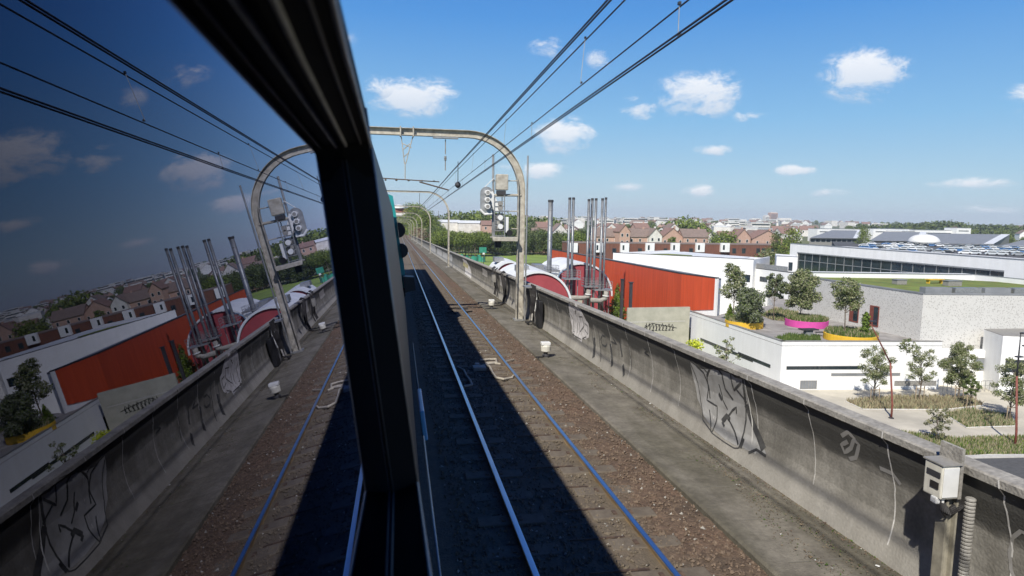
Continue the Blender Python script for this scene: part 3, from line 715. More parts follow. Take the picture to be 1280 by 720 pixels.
# ------------------------------------------------------------------ kit on the wall and walkway
def near_box():
    t = thing('track_box', (4.86, 6.0, zv(6)), 'white electrical box on a post against the near parapet, cables hanging below', 'electrical box')
    y = onx(1180, 600, 4.84)[1]; z0 = zv(y)
    bx = MB().cbox((4.81, y, z0+1.31), (.18, .20, .31)); bx.build('box', M['cream'], t, bevel=.012)
    MB().cbox((4.81, y-.105, z0+1.31), (.155, .008, .27)).build('door', M['white'], t, bevel=.003)
    MB().cbox((4.716, y-.01, z0+1.37), (.006, .15, .05)).build('slot', M['darkmetal'], t)
    MB().cbox((4.715, y-.03, z0+1.27), (.008, .09, .06)).build('cable_clamp', M['cable'], t); MB().cbox((4.81, y, z0+1.472), (.20, .23, .012)).build('lid', M['greybox'], t)
    MB().cbox((4.92, y+.02, z0+1.38), (.03, .24, .46)).build('back_plate', M['coping'], t)
    MB().cbox((4.90, y, z0+.56), (.11, .02, 1.12)).cbox((4.85, y, z0+.56), (.02, .11, 1.12)).cbox((4.95, y, z0+.56), (.02, .11, 1.12)).build('post', mat('post_paint', (.30,.275,.215), .8, (.18,.165,.13), 9), t)
    mb = MB()
    for k in range(34):
        h = .0+k*.034; mb.lathe((5.045, y-.09, z0+h), [(.036,0),(.044,.008),(.044,.022),(.036,.030)], 12)
    mb.build('corrugated_pipe', M['greybox'], t)
    mb = MB()
    for i in range(6):
        a = (4.76+.02*i, y-.06+.02*i, z0+1.17); mb.tube([a, (4.74+.02*i, y-.10, z0+1.06-.01*i), (4.80+.03*i, y-.09+.02*i, z0+.99+.012*i), (4.97, y-.05, z0+1.02+.02*i), (5.04, y-.06, z0+1.08)], .009, 6)
    mb.build('cables', M['cable'], t)
    MB().cbox((4.75, y-.04, z0+1.135), (.09,.07,.06)).build('cable_gland', M['white'], t, bevel=.01)
near_box()
def dwarf(px, py, hgt, label):
    p = on(px, py, 0)
    for _ in range(12): p = on(px, py, zv(p[1])+.01)
    t = lthing('track_marker', (p[0], p[1], zv(p[1])+.01), 0, label, 'track marker')
    part(MB().lathe((0,0,0), [(.10,0),(.10,.05),(.06,.08),(.06,.16)], 14), 'base', M['darkmetal'], t)
    part(MB().lathe((0,0,.14), [(.09,0),(.135,.03),(.14,.16),(.12,.20)], 16), 'housing', M['cream'], t)
    part(MB().cbox((-.01,0,.38), (.26,.20,.09)), 'cap', M['white'], t, bevel=.02)
    part(MB().tube([(0,0,.06),(-.12,-.12,.03),(-.3,-.1,.02)], .025, 8), 'cable', M['cable'], t)
dwarf(682, 446, .4, 'white capped cable box on a short stalk, nearer of two on the walkway edge')
dwarf(614.5, 386, .4, 'white capped cable box on a short stalk, farther of two on the walkway edge')
def gantry_foot_kit():
    t = thing('cable_cabinet', (4.9, Y1-1.2, zv(Y1)), 'narrow white panel cabinet with dark cables at the foot of the signal portal', 'cabinet')
    y = 23.9; z = zv(y)
    MB().cbox((5.02, y+.1, z+.95), (.10, .55, .85)).build('white_panel', M['white'], t, bevel=.02)
    MB().cbox((5.03, y-.75, z+.52), (.16, .55, 1.0)).build('black_cover', M['black'], t, bevel=.03)
    MB().cbox((4.86, y+.55, z+1.38), (.34, .5, .06)).build('bracket', M['galv'], t)
    mb = MB()
    for i in range(5): mb.tube([(4.95, y+.4-.18*i, z+1.5), (4.97, y+.35-.18*i, z+1.1), (4.90, y+.3-.16*i, z+.6), (4.93, y+.2-.1*i, z+.15), (4.75, y+.1*i, z+.04)], .028, 6)
    mb.build('cables', M['cable'], t)
    mb = MB()
    mb.tube([(4.92, y-.35, z+.1), (4.80, y-.5, z+.25), (4.86, y-.3, z+.45), (4.95, y-.1, z+.3)], .03, 8)
    mb.build('hose', M['coping'], t)
    t = thing('cable_bundle', (4.95, 32, zv(32)), 'black cables looping over the parapet and down beyond the signal portal', 'cables')
    y = 31.5; z = zv(y)
    mb = MB()
    for dy in (0, .35, .6, 2.6, 3.3, 3.7):
        r = .035 if dy != .35 else .06
        mb = MB(); mb.tube([(5.10, y+dy, z+1.5), (4.96, y+dy-.1, z+1.42), (5.03, y+dy-.3, z+.9), (5.10, y+dy-.4, z+.4), (5.02, y+dy-.5, z+.05)], r, 6); mb.build('wall_cable', M['cable'], t)
    mb = MB(); mb.tube([(5.02, y-.4, z+.05), (4.7, y-1.1, z+.04), (4.1, y-1.4, z+.05), (3.7, y-1.5, z-.02), (3.2, y-1.0, z-.05), (2.9, y-1.0, z-.09)], .03, 8)
    mb.build('floor_cable', M['cable'], t)
    t = thing('wall_junction_box', (5.0, 34.6, zv(34.6)), 'small grey box hung on the parapet among black cables', 'junction box')
    MB().cbox((4.98, 34.6, zv(34.6)+1.0), (.2, .35, .45)).build('box', M['greybox'], t, bevel=.02)
    MB().cbox((4.98, 34.6, zv(34.6)+1.24), (.24, .4, .03)).build('lid', M['darkmetal'], t)
gantry_foot_kit()
def crocodile():
    t = thing('track_loop', (1.9, 14.5, zv(14.5)), 'pale bent cables and grey contact box between the rails', 'track cables')
    def g(px, py, h=-.05):
        p = on(px, py, 0)
        for _ in range(12): p = on(px, py, zv(p[1])+h)
        return tuple(p)
    m = mat('pale_cable', (.42,.38,.31), .7, (.3,.27,.22), 9)
    for pts in ([(600,450),(612,449),(620,449),(621,453),(606,454)], [(604,456),(612,458),(616,466),(620,472),(630,474),(640,472),(643,468)], [(606,456),(618,454),(626,455)]):
        MB().tube([g(*p) for p in pts], .028, 8).build('pale_cable', m, t)
    MB().tube([g(*p) for p in ((632,452),(638,450),(642,449))], .015, 8).build('pale_cable', m, t)
    p = g(599, 461, -.07); MB().cbox((p[0], p[1], p[2]+.02), (.34, .34, .10)).cbox((p[0]-.02, p[1]+.3, p[2]+.03), (.12, .2, .1)).build('contact_box', M['greybox'], t, bevel=.02)
    t = thing('track_loop', (1.3, 14, zv(14)), 'bent pale cable lying in the train shadow beside the near rail', 'track cables')
    MB().tube([g(*p) for p in ((572,459),(580,463),(583,470),(588,476),(590,481),(580,483))], .03, 8).build('pale_cable', m, t)
    t = thing('track_loop', (2.0, 24, zv(24)), 'dark clamps and short cables around the far rail ahead of the pale loop', 'track cables')
    mb = MB()
    for pts in ([(560,386),(570,385),(585,386)], [(560,391),(566,389),(570,392)], [(578,386),(584,390),(590,389)]): mb.tube([g(*p) for p in pts], .03, 6)
    mb.build('cable', M['cable'], t)
crocodile()
# ------------------------------------------------------------------ the train
TN = Vector((.9913, 0, .1317)).normalized(); TU = Vector((0, 1, -G)).normalized(); TV = TN.cross(TU); TV = TV if TV.z > 0 else -TV
DP = .08
def tp(u, v, w): return Vector(EYE)+TU*u+TV*v+TN*(w-DP)      # train coordinates: along, up, out of the window plane
def tbox(mb, u0, u1, v0, v1, w0, w1):
    q = [tp(u, v, w) for w in (w0, w1) for (u, v) in ((u0,v0),(u1,v0),(u1,v1),(u0,v1))]
    return mb.add(q, [(0,3,2,1),(4,5,6,7),(0,1,5,4),(1,2,6,5),(2,3,7,6),(3,0,4,7)])
def tprof(mb, prof, us):                          # profile (w,v) swept along the train
    n = len(prof); o = len(mb.v)
    for u in us:
        for (w, v) in prof: mb.v.append(tuple(tp(u, v, w)))
    for i in range(len(us)-1):
        for k in range(n):
            k2 = (k+1) % n; mb.f.append((o+i*n+k, o+i*n+k2, o+(i+1)*n+k2, o+(i+1)*n+k)); mb.m.append(mb.cur)
    e = o+(len(us)-1)*n; mb.f += [tuple(range(o, o+n))[::-1], tuple(range(e, e+n))]; mb.m += [mb.cur]*2
    return mb
def pane_material():
    m = bpy.data.materials.new('window_pane_glass'); m.use_nodes = True; N = m.node_tree.nodes; L = m.node_tree.links; N.clear()
    out = N.new('ShaderNodeOutputMaterial'); fr = N.new('ShaderNodeFresnel'); fr.inputs[0].default_value = 1.55
    gl = N.new('ShaderNodeBsdfGlossy'); gl.inputs['Roughness'].default_value = 0.0; gl.inputs['Color'].default_value = (.74,.78,1.0,1)
    tr = N.new('ShaderNodeBsdfTransparent'); tr.inputs[0].default_value = (.22,.23,.25,1)
    mx = N.new('ShaderNodeMixShader'); L.new(fr.outputs[0], mx.inputs[0]); L.new(tr.outputs[0], mx.inputs[1]); L.new(gl.outputs[0], mx.inputs[2]); L.new(mx.outputs[0], out.inputs[0])
    return m
def train():
    t = thing('train_carriage', tp(0, -3.2, -1.4), 'dark train carriage with the open window frame and mirror-like pane the view is taken from', 'train carriage')
    UE = 22.6
    # body shell: lower side, upper side, roof; the window opening is left between them
    mb = MB()
    tprof(mb, [(-.05,-.55),(-.05,-2.45),(-.35,-2.75),(-2.7,-2.75),(-2.7,-2.70),(-.38,-2.70),(-.10,-2.43),(-.10,-.55)], [-6, UE])
    tprof(mb, [(-.10,.22),(-.05,.22),(-.05,.78),(-.14,.98),(-.40,1.12),(-1.4,1.22),(-2.4,1.12),(-2.7,.8),(-2.65,.8),(-2.4,1.07),(-1.4,1.17),(-.42,1.07),(-.18,.95),(-.10,.76)], [-6, UE])
    tprof(mb, [(-2.7,-2.74),(-2.7,.82),(-2.65,.82),(-2.65,-2.74)], [-6, UE])
    tprof(mb, [(-.10,-.55),(-.05,-.55),(-.05,.22),(-.10,.22)], [1.305, UE])
    tprof(mb, [(-.10,-.55),(-.05,-.55),(-.05,.22),(-.10,.22)], [-6, -1.3])
    tbox(mb, UE-.05, UE, -2.7, 1.05, -2.6, -.12); tbox(mb, -6, -5.95, -2.7, 1.05, -2.6, -.12)
    mb.build('body_shell', M['traindark'], t)
    # pane
    mb = MB(); tbox(mb, -1.25, 1.30, -.52, .19, -.006, 0); mb.build('window_pane', pane_material(), t)
    # frame
    fm = mat('frame_black', (.006,.006,.0065), .85, (.004,.004,.0045), 12, spec=.15)
    mb = MB(); us = [-1.3, .0, .46, .66, .9, 1.258]; wt = [.0555, .055, .0546, .0520, .0510, .049]; vt = [.04, .034, .022, .014, .008, 0]; wb_ = [.064, .064, .0620, .0600, .0579, .049]; ws = wt
    def rail_strip(v0, v1, wa, wb):
        o = len(mb.v); n = len(us)
        for u, w, dv in zip(us, ws, vt if v0 > 0 else [0]*6):
            for (ww, vv) in ((wa, v0+dv), (w, v0+dv), (w, v1+dv), (wa, v1+dv)): mb.v.append(tuple(tp(u, vv, ww)))
        for i in range(n-1):
            for k in range(4):
                k2 = (k+1) % 4; mb.f.append((o+i*4+k, o+i*4+k2, o+(i+1)*4+k2, o+(i+1)*4+k)); mb.m.append(0)
        e = o+(n-1)*4; mb.f += [(o+3,o+2,o+1,o), (e,e+1,e+2,e+3)]; mb.m += [0, 0]
    rail_strip(.158, .23, -.10, .0587); mb.build('frame_top_rail', fm, t, bevel=.003)
    ws = wb_; mb = MB(); rail_strip(-.56, -.492, -.10, .0587); mb.build('frame_bottom_rail', mat('frame_black_lower', (.003,.003,.0032), .9, (.002,.002,.002), 12, spec=.05), t, bevel=.003)  # darker copy of the frame black, offsetting sky light on the upward face
    mb = MB(); fl = [(1.257,.160),(1.175,.162),(1.205,.152),(1.235,.135),(1.250,.105)]; mb.add([tuple(tp(u, v, w)) for w in (.0005, .047) for u, v in fl], [(0,1,2,3,4),(9,8,7,6,5)]+[(k,(k+1)%5,5+(k+1)%5,5+k) for k in range(5)]); mb.build('corner_fillet', fm, t)
    mb = MB(); tprof_pts = [(1.235,-.006),(1.235,.001),(1.258,.049),(1.31,.049),(1.31,-.10),(1.25,-.10)]
    o = len(mb.v)
    for v in (-.56, .23):
        for (u, w) in tprof_pts: mb.v.append(tuple(tp(u, v, w)))
    n = 6
    for k in range(n): mb.f.append((o+k, o+(k+1)%n, o+n+(k+1)%n, o+n+k))
    mb.f += [tuple(range(o, o+n)), tuple(range(o+n, o+2*n))[::-1]]; mb.m += [0]*(n+2)
    mb.build('frame_post', fm, t)
    # aluminium beads and painted highlight strips
    def bead(name, pts, r, m=M['alu']):
        b = MB(); b.tube([tp(*p) for p in pts], r, 6); b.build(name, m, t, smooth=True)
    bead('outer_bead', [(1.26,.23,.0495),(1.26,-.492,.0495)], .0022)
    bead('outer_bead', [(1.26,-.492,.0492),(.9,-.492,.0581),(.66,-.492,.0603),(.46,-.492,.0623),(0,-.492,.0643)], .003)
    bead('outer_bead', [(1.26,.158,.0492),(.9,.166,.0512),(.66,.172,.0522),(.46,.180,.0548),(0,.192,.0552)], .0030)
    bead('highlight_bead', [(1.22,.157,.008),(.66,.171,.011),(.35,.183,.016),(0,.191,.018)], .0034, M['coping'])  # lighter strip added to paint the top rail's soft grey highlight
    bead('highlight_bead', [(1.22,.157,.034),(.66,.171,.036),(.35,.183,.038),(0,.191,.038)], .0020, M['darkmetal'])
    bead('glass_seal', [(1.23,-.491,.003),(.7,-.491,.003),(.2,-.491,.003)], .0022, M['darkmetal'])
    bead('glass_seal', [(1.232,-.49,.003),(1.232,.157,.003)], .0012, M['darkmetal'])
    # side details seen past the post
    bead('grab_rail', [(4.2,-1.55,.055),(9.0,-1.55,.055)], .012, M['darkmetal'])
    bead('sill_strip', [(1.4,-1.15,.060),(3.6,-1.15,.060)], .006)
    bead('sill_strip', [(1.5,-1.30,.058),(3.8,-1.30,.058)], .005)
    mb = MB(); tbox(mb, 4.65, 5.35, -1.52, -1.30, .05, .085); mb.build('door_handle', mat('sky_reflection_blue', (.08,.28,.50), .3), t, bevel=.01)  # blue of the reflected sky painted onto the handle
    # dark interior behind the pane
    dk = mat('dark_interior', (.030,.028,.032), .8)
    mb = MB(); tbox(mb, -1.3, 1.5, -1.2, .6, -2.2, -2.15); tbox(mb, 1.45, 1.5, -1.2, .6, -2.15, -.12); tbox(mb, -1.3, -1.25, -1.2, .6, -2.15, -.12); tbox(mb, -1.25, 1.45, -1.2, -1.15, -2.15, -.12); tbox(mb, -1.25, 1.45, .55, .6, -2.15, -.12)
    mb.build('interior_lining', dk, t)
    lamp = bpy.data.materials.new('cabin_lamp'); lamp.use_nodes = True; b = lamp.node_tree.nodes['Principled BSDF']; b.inputs['Emission Color'].default_value = (.8,.85,1,1); b.inputs['Emission Strength'].default_value = .55; b.inputs['Base Color'].default_value = (.5,.5,.5,1)
    def thru(px, py, w):
        r = Vector(pdir(px, py)); k = (w-DP)/(r.dot(TN)); return Vector(EYE)+r*k
    for (a, b_, c, d) in (((68,624),(80,623),(103,656),(93,658)), ((0,680),(32,686),(54,712),(44,716))):
        q = [thru(*p, -.9) for p in (a, b_, c, d)]; mb = MB(); mb.add([tuple(v) for v in q]+[tuple(v-TN*.02) for v in q], [(0,1,2,3),(7,6,5,4),(0,4,5,1),(1,5,6,2),(2,6,7,3),(3,7,4,0)])
        mb.build('cabin_light', lamp, t)
    # leading carriage with teal end
    t2 = thing('train_carriage', tp(40, -3.2, -1.4), 'leading train carriage with teal rounded end and black rubber buffers, seen edge-on', 'train carriage')
    prof = [(-.02,.80),(-.10,1.0),(-.40,1.14),(-1.4,1.24),(-2.4,1.14),(-2.72,.8),(-2.72,-2.7),(-.3,-2.7),(.0,-2.3),(0,.5)]
    mb = MB(); tprof(mb, prof, [23.4, 57.0]); mb.build('body_shell', M['traindark'], t2)
    mb = MB(); tprof(mb, [(.02,1.2),(-.3,1.36),(-1.4,1.45),(-1.4,1.0),(-.1,.9),(-.1,-2.0),(.06,-2.0),(.085,-1.2),(.04,-.2),(.045,.6)], [23.1, 24.6]); mb.build('teal_end_panel', M['teal'], t2)
    for v0, v1 in ((-.25, .28), (-.95, -.45)):
        mb = MB(); pr = []
        for k in range(10):
            a = pi*k/9; pr.append((.05+.24*sin(a), (v0+v1)/2+(v1-v0)/2*cos(a)))
        tprof(mb, pr, [22.9, 23.6]); mb.build('rubber_buffer', M['black'], t2)
    mb = MB(); tprof(mb, [(.0,-1.55),(.36,-1.62),(.36,-2.05),(.0,-2.1)], [22.3, 23.2]); mb.build('step_box', M['traindark'], t2)
train()
# ------------------------------------------------------------------ trees and plants
def leaves(mb, clumps, n, size, rnd, flat=.5):
    tot = sum(c[1]**2 for c in clumps)
    for (c, r, *sq) in clumps:
        k = int(n*r*r/tot); sz_ = sq[0] if sq else .8
        for _ in range(k):
            while True:
                d = Vector((rnd.gauss(0,1), rnd.gauss(0,1), rnd.gauss(0,1)))
                if d.length > .01: break
            d.normalize(); q = r*(rnd.random()**.42)*rnd.uniform(.8, 1.12)
            p = Vector(c)+Vector((d.x*q, d.y*q, d.z*q*sz_))
            nrm = (d*.6+Vector((rnd.gauss(0,.6), rnd.gauss(0,.6), rnd.gauss(.3,.6)))).normalized()
            a = nrm.orthogonal().normalized(); b = nrm.cross(a); an = rnd.uniform(0, pi); a, b = a*cos(an)+b*sin(an), b*cos(an)-a*sin(an)
            s = size*rnd.uniform(.6, 1.3); l = s*rnd.uniform(.9, 1.6)
            mb.cur = 0 if rnd.random() < .62 else 1
            mb.add([tuple(p-a*s*.5), tuple(p+b*l*.5), tuple(p+a*s*.5), tuple(p-b*l*.5)], [(0,1,2,3)])
def make_tree(name, H, W, trunk, nl, size, leaf, label, cat='tree', group=None, seed=1, shape='round', nclump=16, tr=.02, loc=(0,0,0), limbs=True, csize=.3):
    rnd = random.Random(seed); t = lthing(name, loc, 0, label, cat, group)
    cl = []; R = W/2
    for i in range(nclump):
        f = (i+.5)/nclump
        z = trunk+(H-trunk)*(f*.86+.07)
        if shape == 'round': env = sin(pi*min(1, max(0, .12+.82*f)))**.6
        elif shape == 'cone': env = 1.02-f
        elif shape == 'column': env = .8+.2*sin(pi*f)-(.5*max(0, f-.8)/.2)
        elif shape == 'open': env = .45+.7*sin(pi*(.15+.8*f))
        else: env = 1
        a = i*2.399+rnd.uniform(-.4,.4); rr = R*env*rnd.uniform(.25, .78)
        if shape in ('cone', 'column'): rr *= .6
        cr = (W*csize)*(.55+.5*env)*rnd.uniform(.65, 1.2)
        if shape in ('cone','column'): cr = R*env*.75+.05
        cl.append(((rr*cos(a), rr*sin(a), z), cr, rnd.uniform(.55,.85) if shape == 'open' else .8))
    mb = MB(); mb.tube([(0,0,-.15),(rnd.uniform(-.02,.02)*H,rnd.uniform(-.02,.02)*H,trunk),(rnd.uniform(-.03,.03)*H,0,trunk+(H-trunk)*.55),(0,0,H*.93)], [H*tr, H*tr*.8, H*tr*.45, H*tr*.12], 7)
    if limbs:
        for (c, r, _) in cl:
            z0 = max(trunk*.9, c[2]-.18*H); mb.tube([(0,0,z0), (c[0]*.55, c[1]*.55, (z0+c[2])/2+.02*H), c], [H*tr*.4, H*tr*.25, H*tr*.08], 5)
    part(mb, 'trunk', M['bark'], t)
    mb = MB(); leaves(mb, cl, nl, size, rnd); part(mb, 'crown', leaf if isinstance(leaf, list) else [LEAF[leaf], LEAF['dark']], t)
    return t
# ------------------------------------------------------------------ buildings
def wallplane(P0, P1):                            # returns f(px,py)->(s, z) on a vertical wall through P0,P1
    P0 = np.array([P0[0], P0[1]]); P1 = np.array([P1[0], P1[1]]); d = (P1-P0); Ln = np.linalg.norm(d); d /= Ln; n = np.array([-d[1], d[0]])
    def f(px, py):
        r = pdir(px, py); k = (P0-EYE[:2])@n/(r[:2]@n); p = EYE+r*k; return float((p[:2]-P0)@d), float(p[2])
    return f, d, P0
def wall_panel(mb, P0, d, s0, s1, z0, z1, off, th=.06, sk=0):
    """a thin slab lying on a vertical wall; off = distance of its outer face towards the viewer side"""
    n = np.array([d[1], -d[0]])
    a = P0+d*s0; b = P0+d*s1
    o, i = n*off, n*(off-th)
    q = [(a+i, z0), (b+i, z0+sk), (b+i, z1+sk), (a+i, z1), (a+o, z0), (b+o, z0+sk), (b+o, z1+sk), (a+o, z1)]
    return mb.add([(p[0], p[1], z) for p, z in q], [(0,1,2,3),(7,6,5,4),(0,4,5,1),(1,5,6,2),(2,6,7,3),(3,7,4,0)])
def window(parent, P0, d, s0, s1, z0, z1, frame=M['darkmetal'], glass=M['glass'], fw=.07, bars=0, name='window'):
    mb = MB(); wall_panel(mb, P0, d, s0, s1, z0, z0+fw, .03); wall_panel(mb, P0, d, s0, s1, z1-fw, z1, .03)
    wall_panel(mb, P0, d, s0, s0+fw, z0+fw, z1-fw, .03); wall_panel(mb, P0, d, s1-fw, s1, z0+fw, z1-fw, .03)
    for k in range(1, bars+1):
        s = s0+(s1-s0)*k/(bars+1); wall_panel(mb, P0, d, s-fw*.4, s+fw*.4, z0+fw, z1-fw, .026)
    o = mb.build(name, frame, parent)
    mb = MB(); wall_panel(mb, P0, d, s0+fw, s1-fw, z0+fw, z1-fw, .012); mb.build('pane', glass, o)
    return o
ZS, ZT = -13.0, -8.15
# ---- podium with roof terrace
PA = on(857, 387, ZT); PB = on(978, 427, ZT); PC = on(1178, 427, ZT)
RC = on(897, 348.3, -3.8)
G0 = on(985, 384, ZT); G1 = on(1150, 421, ZT)
def podium():
    t = thing('podium_building', (PB[0]+5, PB[1]+8, ZS), 'low white school building with narrow slit windows and a planted roof terrace', 'building')
    dAC = (PC-PB)[:2]; dAC /= np.linalg.norm(dAC)
    far = 36
    poly = [(PA[0],PA[1]), (PB[0],PB[1]), (PC[0],PC[1]), (PC[0]+.4, PC[1]+1.2), (G1[0]+.6, G1[1]+.5), (G1[0]+6, G1[1]+20), (G0[0]+16, G0[1]+34), (RC[0]+14, RC[1]+10), (RC[0]+1.6, RC[1]+1.6), (RC[0]+.1, RC[1]-.2)]
    MB().prism(poly, ZS-.1, ZT-.45).build('wall', M['whitewall'], t)
    # parapet walls
    mb = MB(); th = .35
    def par(a, b, top=ZT, inn=th):
        f, d, P0 = wallplane(a, b); Ln = np.linalg.norm(np.array(b[:2])-np.array(a[:2])); wall_panel(mb, P0, d, 0, Ln, ZT-.451, top, 0, inn)
    par(PA, PB); par(PB, PC)
    mb.build('parapet', M['whitewall'], t)
    mb = MB()
    for a, b in ((PA, PB), (PB, PC)):
        f, d, P0 = wallplane(a, b); Ln = np.linalg.norm(np.array(b[:2])-np.array(a[:2])); wall_panel(mb, P0, d, -.03, Ln+.03, ZT+.002, ZT+.05, .04, .42)
    mb.build('coping', M['greybox'], t)
    MB().prism(poly[:], ZT-.448, ZT-.40).build('terrace_floor', M['terrace'], t)
    # slits on the left face
    f, d, P0 = wallplane(PA, PB)
    for (a, b, h) in (((876,418),(941,455.5),.34), ((923,438),(963,459.5),.34)):
        s0, z0 = f(*a); s1, z1 = f(*b); zm = (z0+z1)/2-.1
        window(t, P0, d, s0, s1, zm-h/2, zm+h/2, name='slit_window', fw=.05)
    s0, z1 = f(858, 408); s1, z0 = f(862.5, 427); window(t, P0, d, s0, s1, z0, z1, name='slit_window', fw=.05)
    f, d, P0 = wallplane(PB, PC)
    s0, z0 = f(983, 460); s1, z1 = f(1076, 459); window(t, P0, d, s0, s1, z0-.16, z0+.18, name='slit_window', fw=.05)
    s0, z0 = f(1039, 468); s1, z1 = f(1125, 467); window(t, P0, d, s0, s1, z0-.16, z0+.12, frame=M['greybox'], glass=M['roofgrey'], name='louvre_slit', fw=.04)
    s0, z0 = f(1000, 480); s1, z1 = f(1021, 480); window(t, P0, d, s0, s1, z0-.5, z0+.35, frame=M['greybox'], glass=M['roofgrey'], bars=5, name='louvre', fw=.05)
    s0, z0 = f(1118, 478); s1, z1 = f(1170, 478); window(t, P0, d, s0, s1, z0-.35, z0+.15, frame=M['greybox'], glass=M['greybox'], bars=9, name='louvre', fw=.05)
    # recessed wall with shutters to the right
    zr = -9.3; Q0 = on(1170, 437.2, zr); Q1 = on(1330, 440.5, zr); f, d, P0 = wallplane(Q0, Q1); nb = np.array([-d[1], d[0]])
    L_ = float(np.linalg.norm((Q1-Q0)[:2])); a, b = P0, P0+d*L_
    MB().prism([tuple(a), tuple(b), tuple(b+nb*1.0), tuple(a+nb*1.0)], ZS, zr).build('ground_floor_wall', M['whitewall'], t)
    for (a, b) in ((1180, 1190), (1218, 1249)):
        s0, z1 = f(a, 447); s1, z0 = f(b, 464); window(t, P0, d, s0, s1, z0, z1, frame=M['greybox'], glass=M['roofgrey'], bars=0, name='shutter', fw=.08)
podium()
def right_block():
    a = on(1254, 420, -7.2); t = thing('white_annex', (a[0]+3, a[1]+3, ZS), 'plain white block with a dark strip window at the right end of the school', 'building')
    poly = [(a[0],a[1]),(a[0]+14,a[1]-5),(a[0]+17,a[1]+3.5),(a[0]+1.5,a[1]+3.6)]
    MB().prism(poly, ZS-.1, -7.2).build('wall', M['whitewall'], t)
    MB().prism([(p[0],p[1]) for p in poly], -7.196, -7.14).build('coping', M['greybox'], t)
    f, d, P0 = wallplane(poly[0], poly[1]); s0, z1 = f(1257, 449); s1, z0 = f(1279, 466)
    window(t, P0, d, s0, s1+2, z0, z1, name='window', bars=2)
right_block()
def fence_line():
    a = on(1178, 492, ZS); b = on(1262, 488, ZS); t = thing('railing', (a[0], a[1], ZS), 'pale metal railing in front of the white school wall behind the trees', 'railing')
    d = (b-a)[:2]; Ln = np.linalg.norm(d); d /= Ln; mb = MB(); n = int(Ln/.5)
    for k in range(n+1):
        p = a[:2]+d*Ln*k/n; mb.box(p[0]-.02, p[0]+.02, p[1]-.02, p[1]+.02, ZS, ZS+1.1)
    mb.build('post', M['galv'], t)['kind'] = 'stuff'
    mb = MB(); mb.tube([(a[0],a[1],ZS+1.1),(b[0],b[1],ZS+1.1)], .03, 6); mb.tube([(a[0],a[1],ZS+.6),(b[0],b[1],ZS+.6)], .02, 6); mb.build('handrail', M['galv'], t)
fence_line()
# ---- grey perforated block with green roof
def grey_block():
    ztop = -3.73
    t = thing('grey_clad_building', (G1[0]+8, G1[1]+8, ZT), 'pale grey block with perforated cladding and a grassed roof behind the terrace', 'building')
    _r = G1+(on(1280, 421.3, ZT)-G1)*1.7; R0 = (_r[0], _r[1])
    poly = [(G0[0],G0[1]),(G1[0],G1[1]),R0,(R0[0]+6,R0[1]+11),(G0[0]+9, G0[1]+1.5)]
    MB().prism(poly, ZS, ztop).build('wall', M['facade'], t)
    mb = MB()
    for a, b in ((poly[0], poly[1]), (poly[1], poly[2])):
        f, d, P0 = wallplane(a, b); Ln = np.linalg.norm(np.array(b)-np.array(a)); wall_panel(mb, P0, d, 0 if a == poly[0] else .06, Ln, ztop+.002, ztop+.16, .05, .35)
    mb.build('roof_edge', M['roofgrey'], t)
    MB().prism([(p[0]+.1*(i in (0,4)), p[1]+.4) for i, p in enumerate(poly)], ztop+.002, ztop+.06).build('roof_lawn', M['lawn'], t)
    f, d, P0 = wallplane(G0, G1)
    for (x0, y0, x1, y1) in ((1062, 391, 1072, 412), (1087, 396, 1097, 417)):
        s0, z1 = f(x0, y0); s1, z0 = f(x1, y1)
        z0 = ZT+.0; z1 = ZT+2.35
        dr = MB(); wall_panel(dr, P0, d, s0, s1, z0, z1, .05); o = dr.build('door', M['redpole'], t)
        dr = MB(); wall_panel(dr, P0, d, s0+(s1-s0)*.45, s1-.12, z0+.15, z1-.12, .06); dr.build('pane', M['glass'], o)
    # roof kit and planting strip in grey trays
    rnd = random.Random(4)
    f2, d2, P2 = wallplane(G1, R0)
    for k in range(9):
        u = 2+k*3.3; p = P2+d2*u+np.array([-d2[1], d2[0]])*.95
        mb = MB(); mb.cbox((p[0], p[1], ztop+.35), (2.9, .9, .62), atan2(d2[1], d2[0])); mb.build('roof_tray', M['galv'] if k % 2 else M['roofgrey'], t)
    return ztop
ZG = grey_block()
def roof_kit():
    p = at(1126, 353, 84); 
    for (px, py, w, h, lab, m) in ((1124, 354, 1.3, .55, 'small grey ventilation box on the grassed roof, left one', 'greybox'), (1190, 356, 1.8, .6, 'wide grey ventilation box on the grassed roof, right one', 'greybox')):
        q = on(px, py+2, ZG); t = thing('roof_unit', (q[0], q[1], ZG+.06), lab, 'roof unit')
        MB().cbox((q[0], q[1], ZG+.06+h/2), (w, .9, h)).build('housing', M[m], t, bevel=.03); MB().cbox((q[0], q[1], ZG+.08+h), (w+.15, 1.0, .06)).build('lid', M['roofgrey'], t)
    q = on(1168, 355, ZG); t = thing('roof_bench', (q[0], q[1], ZG+.06), 'yellow framed rack standing on the grassed roof', 'rack')
    mb = MB(); mb.cbox((q[0], q[1], ZG+.55), (2.2, .7, .08)); mb.build('tray', M['yellow'], t)
    for s in (-1, 1): MB().cbox((q[0]+s*.9, q[1], ZG+.28), (.08, .5, .45)).build('leg', M['yellow'], t)
roof_kit()
